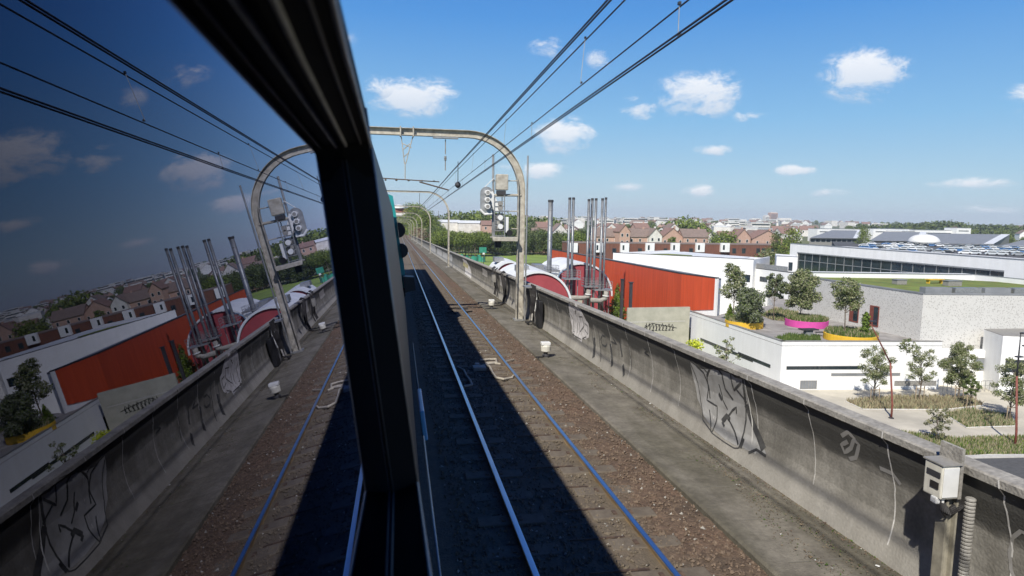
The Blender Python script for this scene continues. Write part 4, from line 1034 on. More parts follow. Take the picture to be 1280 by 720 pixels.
# ---- long white glazed building
def glazed():
    ZG2 = -1.2
    A = on(988, 304.5, ZG2); B = on(1279, 325, ZG2); t = thing('glazed_building', (A[0]+5, A[1]-10, ZS), 'long white building with one continuous band of dark glazing', 'building')
    f, d, P0 = wallplane(A, B); Ln = float(np.linalg.norm((B-A)[:2])); s_end = Ln+6
    nn = np.array([-d[1], d[0]]); bk = nn*14
    Pend = P0+d*s_end
    # openings: build the wall as slabs around the glazing band
    s0, zt = f(996.5, 315); _, zb = f(996, 334); s1, zt1 = f(1255.5, 337)
    mb = MB(); top = ZG2; zb = zb-1.2
    wall_panel(mb, P0, d, 0, s_end, zt, top, 0, .4); wall_panel(mb, P0, d, 0, s_end, ZS, zb, 0, .4)
    wall_panel(mb, P0, d, 0, s0, zb, zt, 0, .4); wall_panel(mb, P0, d, s1, s_end, zb, zt, 0, .4)
    mb.prism([tuple(P0+nn*.4), tuple(P0+nn*14), tuple(Pend+nn*14), tuple(Pend+nn*.4)][::-1], ZS, ZG2-.5)
    mb.build('wall', M['whitewall'], t)
    mb = MB(); wall_panel(mb, P0, d, -.05, s_end, ZG2+.002, ZG2+.12, .06, .5); mb.build('coping', M['galv'], t)
    n = 20
    for k in range(n):
        a = s0+(s1-s0)*k/n; b = s0+(s1-s0)*(k+1)/n; mb = MB()
        wall_panel(mb, P0, d, a+.05, b-.05, zb, zt, -.30, .03); o = mb.build('window', M['glass'], t)
        mb = MB(); wall_panel(mb, P0, d, a-.06, a+.05, zb, zt, -.22, .1)
        wall_panel(mb, P0, d, a+.05, b-.05, zb+(zt-zb)*.60, zb+(zt-zb)*.60+.12, -.24, .05); mb.build('frame', M['galv'], o)
    mb = MB(); wall_panel(mb, P0, d, s0, s1, zt-.22, zt-.002, -.0, .25); mb.build('lintel', M['galv'], t)
    # lower left wing
    q = on(971, 320, -2.3); t2 = thing('white_wing', (q[0]+2, q[1]+2, ZS), 'small white windowless block at the left end of the glazed building', 'building')
    q2 = on(997, 321.6, -2.3); MB().prism([(q[0],q[1]),(q2[0],q2[1]),(q2[0]+4,q2[1]+7),(q[0]+4,q[1]+7)], ZS, -2.3).build('wall', M['whitewall'], t2)
    MB().prism([(q[0]-.05,q[1]-.05),(q2[0]+.05,q2[1]-.05),(q2[0]+.3,q2[1]+.3),(q[0]+.3,q[1]+.3)], -2.298, -2.2).build('coping', M['galv'], t2)
    fw, dw, Pw = wallplane(q, q2); window(t2, Pw, dw, 2.2, 2.9, -4.6, -3.2, name='window')
    # setback storey behind the green roof
    a = on(1010, 341, -3.1); b = on(1217, 343.7, -3.1); c = on(1282, 350, -3.1)
    t3 = thing('setback_storey', (b[0], b[1]+2, -4.2), 'plain white low storey between the green roof and the glazed building', 'building')
    c2 = c+(c-b)*2.0
    MB().prism([(a[0],a[1]),(b[0],b[1]),(c2[0],c2[1]),(c2[0]+.8,c2[1]+2.2),(b[0]+1.0,b[1]+2.4),(a[0]+.3,a[1]+2.6)], ZT, -3.1).build('wall', M['whitewall'], t3)
    MB().prism([(a[0]-.05,a[1]-.05),(b[0],b[1]-.05),(c2[0],c2[1]-.05),(c2[0]+.8,c2[1]+.3),(b[0]+.1,b[1]+.3),(a[0],a[1]+.3)], -3.096, -3.0).build('coping', M['galv'], t3)
glazed()
# ---- orange-red gymnasium
def red_hall():
    zt = -3.8
    A = on(690, 312, zt); B = on(853, 342.5, zt); C = on(897, 348.3, zt)
    t = thing('red_hall', (B[0]+3, B[1]+5, ZS), 'long orange-red clad hall with a white end edge beyond the concrete wall', 'building')
    f, d, P0 = wallplane(A, B); f2, d2, P2 = wallplane(B, C)
    D = (C[0]+1.3, C[1]+1.5); E = (A[0]+1.6, A[1]+.5)
    MB().prism([(A[0],A[1]),(B[0],B[1]),(C[0],C[1]),D,E], ZS-.1, zt-.3).build('wall', M['whitewall'], t)
    LA = np.linalg.norm((B-A)[:2]); LB = np.linalg.norm((C-B)[:2])
    sp, zp = f(785, 373)
    # cladding panels; white/grey plinth stays visible below the slanting lower edge
    mb = MB(); n_ = np.array([d[1], -d[0]])*.09; m_ = np.array([d2[1], -d2[0]])*.09
    zb = f(853, 389)[1]; zc = f2(897, 388)[1]; s1 = sp
    q = [(P0+n_, ZS), (P0+d*s1+n_, ZS), (P0+d*LA+n_, zb), (P0+d*LA+n_, zt), (P0+n_, zt)]
    i = [(p-n_*.95, z) for p, z in q]
    mb.add([(p[0],p[1],z) for p, z in q+i], [(0,1,2,3,4),(9,8,7,6,5)]+[(k,(k+1)%5,5+(k+1)%5,5+k) for k in range(5)])
    q = [(P2+m_, zb), (P2+d2*(LB-.35)+m_, zc), (P2+d2*(LB-.35)+m_, zt), (P2+m_, zt)]
    i = [(p-m_*.95, z) for p, z in q]
    mb.add([(p[0],p[1],z) for p, z in q+i], [(0,1,2,3),(7,6,5,4)]+[(k,(k+1)%4,4+(k+1)%4,4+k) for k in range(4)])
    mb.build('cladding', M['redwall'], t)
    mb = MB(); wall_panel(mb, P0, d, 0, LA, zt+.002, zt+.14, .13, .4); wall_panel(mb, P2, d2, .0, LB, zt+.004, zt+.142, .13, .4); mb.build('roof_edge', M['darkmetal'], t)
    MB().prism([(A[0]+.2,A[1]),(B[0]+.2,B[1]+.1),(C[0],C[1]+.1),D,E], zt-.29, zt-.1).build('roof', M['roofgrey'], t)
    mb = MB(); wall_panel(mb, P2, d2, LB-.33, LB+.02, ZS, zt, .10, .3); mb.build('white_end', M['whitewall'], t)
    # dark upright posts in front
    for (px, y0, y1, nm) in ((789, 353, 386, 'thin dark post standing in front of the red hall, right one'), (778, 349, 372, 'thin dark post standing close to the red hall, left one')):
        g = on(px, y1, -12.2 if px == 789 else -11.0); 
        k = 84 if px == 789 else 90
        a = at(px, y0, k); t2 = thing('post', (a[0], k, ZS), nm, 'post')
        MB().cbox((a[0], k, (ZS+a[2])/2), (.36, .36, a[2]-ZS)).build('shaft', M['darkmetal'], t2); MB().cbox((a[0], k, a[2]), (.55, .55, .1)).build('cap', M['darkmetal'], t2)
    # beige concrete wall with a scrawl
    W0 = at(785, 385, 76); W1 = at(857, 388, 76.5); t3 = thing('concrete_wall', (W0[0], 76, ZS), 'beige concrete wall with black scrawled graffiti below the red hall', 'wall')
    f3, d3, P3 = wallplane(W0, W1); L3 = np.linalg.norm((W1-W0)[:2]); ztw = float(W0[2])
    mb = MB(); wall_panel(mb, P3, d3, 0, L3+.6, ZS-.1, ztw, 0, .3); mb.build('wall_face', M['pebble'], t3)
    mb = MB(); wall_panel(mb, P3, d3, 0, L3, f3(820, 402)[1]-.05, f3(820, 402)[1]+.05, .02, .015); mb.build('ledge', M['kerb'], t3)
    rnd = random.Random(8); mb = MB(); n3 = np.array([d3[1], -d3[0]])*.03
    def st(pts, r):
        mb.tube([(*(P3+d3*f3(*p)[0]+n3), f3(*p)[1]) for p in pts], r, 5)
    x = 806
    for k in range(9):
        h = rnd.uniform(5, 9); st([(x, 408), (x+1.5, 405+rnd.uniform(-1,1)), (x+3, 409), (x+1.8, 412), (x+.3, 411+h*.25), (x+3.2, 413)], .035); st([(x+2, 404+k*.5), (x+rnd.uniform(1,3), 406+h)], .035); x += 4.1
    st([(803,411),(815,404),(832,407),(846,410)], .03)
    mb.build('graffiti', M['cable'], t3)
    # white hall behind
    zw = -2.8
    A = on(766.5, 316, zw); B = on(942, 324.5, zw); t4 = thing('white_hall', (B[0], B[1]+5, ZS), 'large plain white hall with a shallow planted roof behind the red hall', 'building')
    f4, d4, P4 = wallplane(A, B); L4 = np.linalg.norm((B-A)[:2]); nb = np.array([-d4[1], d4[0]])
    E = A[:2]+nb*22+d4*4; Fp = B[:2]+nb*12
    MB().prism([(A[0],A[1]),(B[0],B[1]),tuple(Fp),tuple(E)], ZS, zw-.3).build('wall', M['whitewall'], t4)
    mb = MB()
    for a, b in ((A[:2], B[:2]), (B[:2], Fp), (E, A[:2])):
        _, dd, PP = wallplane(a, b); wall_panel(mb, PP, dd, 0, np.linalg.norm(b-a), zw-.301, zw, 0.003, .3)
    mb.build('parapet', M['whitewall'], t4)
    mb = MB(); wall_panel(mb, P4, d4, 0, L4, zw+.002, zw+.08, .03, .4); mb.build('coping', M['darkmetal'], t4)
    c = [tuple(A[:2]+nb*2+d4*3), tuple(B[:2]+nb*2-d4*3), tuple(Fp-d4*3-nb*2), tuple(E+d4*3-nb*3)]
    MB().prism(c, zw-.299, zw-.15).build('roof_membrane', M['roofwhite'], t4)
    e = [tuple(A[:2]+nb*3.2+d4*6), tuple(B[:2]+nb*2.6-d4*12), tuple(B[:2]+nb*5.5-d4*12), tuple(A[:2]+nb*7+d4*8)]
    MB().prism(e, zw-.148, zw-.05).build('roof_planting', M['lawn'], t4)
    s0, z1 = f4(928, 343); s1, z0 = f4(937.5, 353); window(t4, P4, d4, s0, s1, z0, z1, fw=.1)
    # lower wing
    zl = -4.4; A2 = on(943, 335.5, zl); B2 = on(987, 341, zl); t5 = thing('white_low_wing', (A2[0], A2[1]+3, ZS), 'lower white wing with dark windows right of the white hall', 'building')
    MB().prism([(A2[0]-4,A2[1]+1.5),(A2[0],A2[1]),(B2[0],B2[1]),(B2[0]+1,B2[1]+8),(A2[0],A2[1]+9)], ZS, zl).build('wall', M['whitewall'], t5)
    MB().prism([(A2[0]-4,A2[1]+1.4),(A2[0],A2[1]-.1),(B2[0],B2[1]-.1),(B2[0]+1,B2[1]+.2),(A2[0],A2[1]+.3)], zl+.002, zl+.1).build('coping', M['darkmetal'], t5)
    f5, d5, P5 = wallplane(A2, B2); s0, z1 = f5(950, 345.5); s1, z0 = f5(959, 353); window(t5, P5, d5, s0, s1, z0, z1, fw=.1, bars=1)
    mb = MB(); wall_panel(mb, P5, d5, 0, 8, zl+.1, zl+.9, -.05, .05); mb.build('roof_railing', M['galv'], t5)
red_hall()
# ---- boiler plant: two barrel vaults with red ends
def vault(cx, y0, y1, R, zc, label, pieces):
    zb = zc-R; t = thing('vaulted_hall', (cx, y0, ZS), label, 'building')
    n = 22
    arc = [(cx+R*cos(pi-pi*k/n), zb+R*sin(pi-pi*k/n)) for k in range(n+1)]
    ra = [(cx+(R+.28)*cos(pi-pi*k/n), zb+(R+.28)*sin(pi-pi*k/n)) for k in range(n+1)]
    mb = MB(); o = 0
    outl = [(cx-R, ZS)]+arc+[(cx+R, ZS)]; m = len(outl)
    mb.add([(x, y0, z) for x, z in outl]+[(x, y1, z) for x, z in outl], [tuple(range(m))[::-1], tuple(range(m, 2*m))]+[(i, (i+1)%m, m+(i+1)%m, m+i) for i in range(m)])
    mb.build('gable', M['redend'], t)
    mb = MB(); vs = [(x, y0-.25, z) for x, z in ra]+[(x, y1+.2, z) for x, z in ra]+[(x, y0-.25, z) for x, z in arc]+[(x, y1+.2, z) for x, z in arc]
    vs = [(x+(cx-x)*-.004, y, z+.02) for x, y, z in vs]; k = n+1
    fs = []
    for i in range(n): fs += [(i, i+1, k+i+1, k+i), (2*k+i+1, 2*k+i, i, i+1)[::-1], (3*k+i, 3*k+i+1, k+i+1, k+i)]
    mb.add(vs, fs); mb.build('roof', M['roofwhite'], t, smooth=False)
    if pieces:
        for (yy, s) in ((y0+4, 1.0),):
            MB().cbox((cx-1.5, yy, zc+.35), (1.6*s, 2.2, .8)).build('rooflight', M['galv'], t)
    MB().cbox((cx, y0-.06, zb-1.4), (.8, .06, 1.6)).build('vent_panel', M['pebble'], t)
    return t
def plant():
    a = at(673, 341.5, 84); vault(a[0], 84, 98, 4.3, a[2], 'nearer barrel-vaulted boiler house with dark red round end and white roof', True)
    a = at(726, 330.5, 99); vault(a[0], 99, 112, 5.0, a[2], 'farther barrel-vaulted boiler house with dark red round end, behind the flues', False)
    a = at(630, 325, 112.6); vault(a[0]+.4, 108, 116, 2.6, a[2]-.2, 'small white vaulted roof at the far left of the boiler houses', True)
    a = at(690, 334, 98); t = thing('flat_roof_block', (a[0], 104, ZS), 'grey flat-roofed link between the two vaulted boiler houses', 'building')
    MB().box(a[0]-3.0, a[0]+1.2, 98.1, 107, ZS, a[2]-.6).build('wall', M['roofwhite'], t); MB().box(a[0]-3.1, a[0]+1.3, 98.0, 107, a[2]-.596, a[2]-.45).build('roof', M['roofgrey'], t)
    MB().box(a[0]-2.2, a[0]-.8, 100, 103, a[2]-.446, a[2]+.2).build('rooflight', M['galv'], t)
    # flues
    specs = [(688.5, 250, 6.2, 90, 'single thick steel flue with a dark rim, standing alone at the left', 342),
             (712.3, 247, 3.6, 92, 'left steel flue of the close pair', 365), (717.0, 247, 3.6, 92.6, 'right, darker flue of the close pair', 365),
             (736.3, 249, 3.4, 93, 'leftmost flue of the group of three', 362), (740.6, 248, 3.4, 93.8, 'middle flue of the group of three', 362), (745.3, 248, 3.4, 93.2, 'rightmost flue of the group of three', 360),
             (753.3, 248, 3.4, 92, 'left flue of the last pair beside the red hall', 366), (757.6, 247, 3.0, 92.7, 'right, thinner flue of the last pair beside the red hall', 366)]
    for (px, py, w, Y, lab, yb) in specs:
        p = at(px, py, Y); r = w/2*Y/820*.99; t = thing('steel_flue', (p[0], Y, ZS), lab, 'flue', 'steel flues of the boiler plant')
        mb = MB(); mb.lathe((p[0], Y, 0), [(r, ZS), (r, p[2])], 18); mb.build('pipe', M['stainless'], t, smooth=True)
        mb = MB()
        z = ZS+4.6
        while z < p[2]-.5: mb.lathe((p[0], Y, z), [(r+.002,0),(r+.03,.02),(r+.03,.09),(r+.002,.11)], 18); z += 2.15
        mb.build('joint_band', M['galv'], t)
        e_ = .06 if w > 5 else .015; mb = MB(); mb.lathe((p[0], Y, p[2]-.3), [(r+.01,0),(r+e_,.03),(r+e_,.32),(r*.8,.33)], 18); mb.build('rim', M['darkmetal'], t)
    # platforms with railings
    def platform(px0, px1, py, Y, depth, lab):
        a = at(px0, py, Y); b = at(px1, py, Y); t = thing('service_platform', ((a[0]+b[0])/2, Y, ZS), lab, 'platform', 'service platforms round the flues'); z = a[2]
        MB().box(a[0], b[0], Y-depth, Y+depth, z-.18, z).build('deck', M['galv'], t)
        mb = MB()
        for x in np.linspace(a[0]+.05, b[0]-.05, max(3, int((b[0]-a[0])/.8)+1)):
            for y in (Y-depth+.05, Y+depth-.05): mb.tube([(x, y, z), (x, y, z+1.1)], .03, 5)
        for h in (.4, .75, 1.1):
            for y in (Y-depth+.05, Y+depth-.05): mb.tube([(a[0], y, z+h), (b[0], y, z+h)], .025, 5)
            mb.tube([(a[0], Y-depth+.05, z+h), (a[0], Y+depth-.05, z+h)], .025, 5); mb.tube([(b[0], Y-depth+.05, z+h), (b[0], Y+depth-.05, z+h)], .025, 5)
        mb.build('railing', M['galv'], t)
        mb = MB()
        for x in (a[0]+.2, b[0]-.2): mb.tube([(x, Y, z-.15), (x, Y, ZS)], .07, 6)
        mb.tube([(a[0]+.2, Y, z-.2), (b[0]-.2, Y, ZS+2)], .05, 6)
        mb.build('support', M['galv'], t)
    platform(681, 697, 341.5, 90, .9, 'small steel platform at the foot of the single flue')
    platform(704, 724, 347.5, 92, .9, 'steel platform with railing round the close pair of flues')
    platform(729, 750, 357, 93.2, 1.0, 'upper steel platform with railing round the group of three flues')
    platform(741, 763, 361, 92.2, 1.0, 'lower steel platform with railing round the last pair of flues')
    for (pts, r, lab) in (([(713, 372), (728, 372.5), (735, 371), (736, 362)], .42, 'fat pale elbow duct low beneath the flues, left one'), ([(738, 375), (750, 376), (757, 373), (758, 364)], .45, 'fat pale elbow duct low beneath the flues, right one')):
        q = [at(*p, 91.2) for p in pts]; t = thing('duct', q[0], lab, 'duct')
        MB().tube(q, r*.8, 14).build('pipe', M['coping'], t, smooth=True); MB().tube([q[-2]+(q[-1]-q[-2])*.3, q[-2]+(q[-1]-q[-2])*.42], r+.06, 14).build('flange', M['white'], t)
    a = at(697, 350, 97); b = at(712, 336, 97); t = thing('curved_pipe', a, 'thin blue-grey curved pipe against the farther red end', 'pipe')
    MB().tube([a, at(699,343,97), at(704,338,97), b, at(713,331,98.5)], .13, 8).build('pipe', mat('blue_pipe', (.16,.25,.36), .5), t, smooth=True)
    MB().tube([a, a-np.array([0,0,.4])], .2, 8).build('flange', M['galv'], t)
    a = at(570, 322, 118)
plant()
# ---- long brown housing row with white boxes
def brown_row():
    Y = 208; z = float(at(850, 305.4, Y)[2]); x0 = at(712, 303, Y)[0]; x1 = at(984, 308, Y)[0]
    t = thing('brown_terrace_row', (x0+5, Y, ZS), 'long brown clad housing row with white window boxes behind the white hall', 'building')
    MB().box(x0, x1, Y, Y+10, ground_z(x0, Y)-.5, z).build('wall', M['brick'], t)
    MB().box(x0-.1, x1+.1, Y-.1, Y+10.1, z+.002, z+.25).build('roof', M['tile'], t)
    for px in (716, 747.5, 780, 811.5, 843, 874, 905):
        a = at(px-5, 304, Y); b = at(px+5, 315.5, Y)
        o = MB().box(a[0], b[0], Y-1.0, Y-.003, a[2]-2.95, a[2]+.1).build('white_box', M['whitewall'], t)
        MB().box(a[0]+(b[0]-a[0])*.2, a[0]+(b[0]-a[0])*.42, Y-1.03, Y-1.003, a[2]-2.2, a[2]-.6).build('pane', M['glass'], o)
    P0 = np.array([x0, Y]); d = np.array([1., 0.])
    for px in (736, 768, 800, 832, 864, 918, 930, 948, 955, 966, 973):
        a = at(px-2.6, 311, Y); window(t, P0, d, a[0]-x0, a[0]-x0+1.4, a[2]-1.6, a[2]+.2, fw=.12)
brown_row()
# ---- houses
def house(px0, px1, pyr, Y, wallm, roofm, label, gable='x', group=None, depth=8, drop=3.0, win=2, name='house'):
    """ridge runs along x (gable='x') or along y (gable='y', gable end towards the line)"""
    a = at(px0, pyr, Y); b = at(px1, pyr, Y); zr = float(a[2]+b[2])/2; x0, x1 = float(a[0]), float(b[0]); w = x1-x0
    gz_ = ground_z((x0+x1)/2, Y)-.5; ze = zr-drop; t = lthing(name, ((x0+x1)/2, Y, gz_), 0, label, 'house', group)
    H = ze-gz_; R = zr-gz_; hw = w/2; mb = MB()
    if gable == 'x':
        mb.add([(-hw,0,0),(hw,0,0),(hw,depth,0),(-hw,depth,0),(-hw,0,H),(hw,0,H),(hw,depth,H),(-hw,depth,H),(-hw,depth/2,R-.1),(hw,depth/2,R-.1)],
               [(0,3,2,1),(0,1,5,4),(1,2,6,9,5),(2,3,7,6),(3,0,4,8,7),(4,5,9,8),(6,7,8,9)])
        part(mb, 'wall', wallm, t); mb = MB(); o = .35
        k = drop/(depth/2)
        mb.add([(-hw-o,-o,H-k*o+.1),(hw+o,-o,H-k*o+.1),(hw+o,depth/2,R+.1),(-hw-o,depth/2,R+.1),(-hw-o,depth+o,H-k*o+.1),(hw+o,depth+o,H-k*o+.1),
                (-hw-o,-o,H-k*o-.1),(hw+o,-o,H-k*o-.1),(hw+o,depth/2,R-.1+.02),(-hw-o,depth/2,R-.1+.02),(-hw-o,depth+o,H-k*o-.1),(hw+o,depth+o,H-k*o-.1)],
               [(0,1,2,3),(3,2,5,4),(6,9,8,7),(9,10,11,8),(0,6,7,1),(4,5,11,10),(1,7,8,2),(2,8,11,5),(0,3,9,6),(3,4,10,9)])
    else:
        mb.add([(-hw,0,0),(hw,0,0),(hw,depth,0),(-hw,depth,0),(-hw,0,H),(hw,0,H),(hw,depth,H),(-hw,depth,H),(0,0,R-.1),(0,depth,R-.1)],
               [(0,3,2,1),(0,1,5,8,4),(1,2,6,5),(2,3,7,9,6),(3,0,4,7),(4,8,9,7),(5,6,9,8)])
        part(mb, 'wall', wallm, t); mb = MB(); o = .3; k = drop/hw
        mb.add([(-hw-o,-o,H-k*o+.1),(0,-o,R+.1),(hw+o,-o,H-k*o+.1),(-hw-o,depth+o,H-k*o+.1),(0,depth+o,R+.1),(hw+o,depth+o,H-k*o+.1),
                (-hw-o,-o,H-k*o-.1),(0,-o,R-.08),(hw+o,-o,H-k*o-.1),(-hw-o,depth+o,H-k*o-.1),(0,depth+o,R-.08),(hw+o,depth+o,H-k*o-.1)],
               [(0,1,4,3),(1,2,5,4),(6,9,10,7),(7,10,11,8),(0,6,7,1),(1,7,8,2),(0,3,9,6),(2,8,11,5),(3,4,10,9),(4,5,11,10)])
    rf = part(mb, 'roof', roofm, t)
    mb = MB(); cx = hw*.5; cy = depth*.5 if gable == 'x' else depth*.6
    mb.cbox((cx, cy, R+.1), (.7, .6, 1.3)); part(mb, 'chimney', wallm, rf)
    P = win
    for i in range(P):
        x = -hw+w*(i+.5)/P
        for z in (H-1.9, H-4.8):
            if z < .6 or (gable == 'y' and z > H-2 and i > 2): continue
            mb = MB(); mb.cbox((x, -.02, z+.2), (1.0, .08, 1.4)); wn = part(mb, 'window', M['white'], t); mb = MB(); mb.cbox((x, -.065, z+.2), (.8, .02, 1.2)); part(mb, 'pane', M['glass'], wn)
    return t
def houses():
    K = M
    D = [(744,775,285.5,268,'pink','tile','pink brick house with a long brown roof just left of the chimneyed turret house','x',3.2),
         (775,788,281,262,'pink','tiler','narrow pink turret-like house with a white window between two long roofs','y',2.6),
         (785,816,286,266,'pink','tile','pink brick house with a long brown roof and white gabled house at its right end','x',3.2),
         (812,828,285.5,264,'pale','tile','tall white gabled house behind the brown row, between two pink houses','y',3.0),
         (827,856,285,268,'pink','tiler','pink brick house with steep gable end towards the railway','y',4.2),
         (855,886,286.5,266,'pink','tile','pink house with long brown roof left of the big green bush','x',3.2),
         (921,939,286.5,262,'pink','tiler','pink gabled house right of the big green bush','y',3.4),
         (941,979,288,262,'pink','tiler','broad pink brick house with two dark square windows below its roof','y',3.6),
         (667,700,285.5,300,'pink','tile','brown roofed low house behind the hedge, left of the small white gable','x',3.4),
         (692,709,279.5,296,'pale','tile','small white gabled house seen between the single flue and the pair','y',3.4),
         (672,690,277.5,330,'pink','tiler','pink house with red roof peeping over the brown roofed house','x',2.6),
         (603,620,276,330,'pink','tiler','pink house end beside the long white sheds, behind the hedge','x',2.0),
         (757,772,279,330,'pale','tiler','small pale house with red roof in the second row, left','y',2.6),
         (836,850,279.5,330,'pale','tile','small pale gabled house in the second row, above the steep pink gable','y',2.6),
         (795,812,279,335,'pink','tiler','second row pink house with red roof above the long brown roof','x',2.4)]
    for (a, b, r, Y, w, rf, lab, g, dr) in D: house(a, b, r, Y, K[w], K[rf], lab, g, 'houses behind the brown row', drop=dr, win=3 if b-a > 20 else 2)
    # long white sheds left
    for (a, b, py, Y, lab) in ((545, 575, 275, 345, 'long low white shed roof behind the hedge, left part'), (573, 604, 276, 340, 'long low white shed roof behind the hedge, right part')):
        p = at(a, py, Y); q = at(b, py, Y); g = ground_z(p[0], Y)-.5; t = thing('white_shed', (p[0], Y, g), lab, 'shed', 'white sheds')
        MB().box(p[0], q[0], Y, Y+14, g, p[2]-1.0).build('wall', M['pale'], t); MB().add([(p[0]-.3,Y-.3,p[2]-1.1),(q[0]+.3,Y-.3,p[2]-1.1),(q[0]+.3,Y+7,p[2]+.2),(p[0]-.3,Y+7,p[2]+.2),(p[0]-.3,Y+14.3,p[2]-1.1),(q[0]+.3,Y+14.3,p[2]-1.1)], [(0,1,2,3),(3,2,5,4),(0,4,5,1),(0,3,4),(1,5,2)]).build('roof', M['roofwhite'], t)
houses()
# ---- far town: copies of a few small houses and blocks, each its own thing
def far_town():
    rnd = random.Random(21); protos = []
    def proto(w, d, h, r, wm, rm, flat, label, cat, group, name):
        t = lthing(name, (0,0,-500), 0, label, cat, group); mb = MB(); hw, hd = w/2, d/2
        if flat:
            mb.box(-hw, hw, -hd, hd, -1.5, h); part(mb, 'wall', wm, t); part(MB().box(-hw-.1, hw+.1, -hd-.1, hd+.1, h+.002, h+.4), 'roof', rm, t)
            mb = MB()
            for fl in range(int(h/3)):
                mb.box(-hw+.6, hw-.6, -hd-.03, -hd+.05, 1+fl*3, 2.3+fl*3)
            part(mb, 'window_band', M['glass'], t)
        else:
            mb.add([(-hw,-hd,-1.5),(hw,-hd,-1.5),(hw,hd,-1.5),(-hw,hd,-1.5),(-hw,-hd,h),(hw,-hd,h),(hw,hd,h),(-hw,hd,h),(-hw,0,h+r-.1),(hw,0,h+r-.1)], [(0,3,2,1),(0,1,5,4),(1,2,6,9,5),(2,3,7,6),(3,0,4,8,7)])
            part(mb, 'wall', wm, t); mb = MB(); mb.add([(-hw-.3,-hd-.3,h-.15),(hw+.3,-hd-.3,h-.15),(hw+.3,0,h+r),(-hw-.3,0,h+r),(-hw-.3,hd+.3,h-.15),(hw+.3,hd+.3,h-.15)], [(0,1,2,3),(3,2,5,4),(0,4,5,1)]); part(mb, 'roof', rm, t)
            mb = MB()
            for x in (-hw*.5, hw*.4): mb.box(x-.5, x+.5, -hd-.04, -hd+.05, h-2.2, h-.9)
            part(mb, 'window', M['glass'], t)
        return t
    A = proto(11, 9, 5.5, 3.2, M['pale'], M['tiler'], False, 'small cream house with red roof in the distant town', 'house', 'cream houses of the distant town', 'town_house')
    B = proto(13, 9, 5.5, 3.4, M['pink'], M['tile'], False, 'small pink brick house with brown roof in the distant town', 'house', 'pink houses of the distant town', 'town_house')
    C = proto(18, 11, 9, 0, M['pale'], M['roofwhite'], True, 'small white flat-roofed block in the distant town', 'building', 'white blocks of the distant town', 'town_block')
    Dd = proto(9, 11, 6, 3.6, M['whitewall'], M['tile'], False, 'small bright white gabled house in the distant town', 'house', 'white gabled houses of the distant town', 'town_house')
    protos = [A, B, C, Dd]; used = set(); cnt = 0; slots = []
    for k in range(285):
        px = rnd.uniform(735, 1010) if k % 10 < 8 else (rnd.uniform(640, 740) if rnd.random() < .5 else rnd.uniform(1010, 1330))
        Y = 315+1500*(rnd.random()**1.5)
        if px < 740 and Y < 350: continue
        if px > 980 and Y < 430: continue
        p = at(px, 280, Y); x = float(p[0])
        if any((x-a)**2+(Y-b)**2 < (13+Y*.008)**2 for a, b in slots): continue
        slots.append((x, Y)); i = rnd.choice([0,1,1,2,3,3,0]) if Y < 900 else rnd.choice([0,2,2,3,0])
        pr = protos[i]; rz = rnd.choice([0, pi/2, .4, -.5, 1.2]); sc = rnd.uniform(.8, 1.15)*(1+(Y-300)/2500)
        loc = (x, Y, ground_z(x, Y))
        if i not in used: used.add(i); pr.location = loc; pr.rotation_euler = (0,0,rz)
        else: dup(pr, loc, rz, (sc, sc, sc*rnd.uniform(.9, 1.1)))
        cnt += 1
    for i, pr in enumerate(protos):
        if i not in used: pr.location = (200+20*i, 600, ground_z(200, 600))
    # landmarks on the skyline
    for (px0, px1, pyt, Y, m, lab) in ((963.5, 972.5, 266, 2300, 'pink', 'reddish tower block rising on the skyline'), (957, 962, 270, 2250, 'pale', 'pale slab block just left of the reddish tower'), (974, 990, 273.5, 2200, 'pale', 'low white block just right of the reddish tower'), (940, 952, 274, 2100, 'pale', 'low white skyline block left of the reddish tower')):
        a = at(px0, pyt, Y); b = at(px1, pyt, Y); g = ground_z(a[0], Y)-2; t = thing('tower_block', (a[0], Y, g), lab, 'building')
        MB().box(a[0], b[0], Y, Y+20, g, a[2]).build('wall', M[m], t); MB().box(a[0]+2, b[0]-2, Y+2, Y+18, a[2]+.01, a[2]+3).build('roof_house', M['pale'], t)
        mb = MB(); z = g+6
        while z < a[2]-3: mb.box(a[0]+1.5, b[0]-1.5, Y-.2, Y+.1, z, z+1.5); z += 3.2
        mb.build('window_band', M['glass'], t)
far_town()
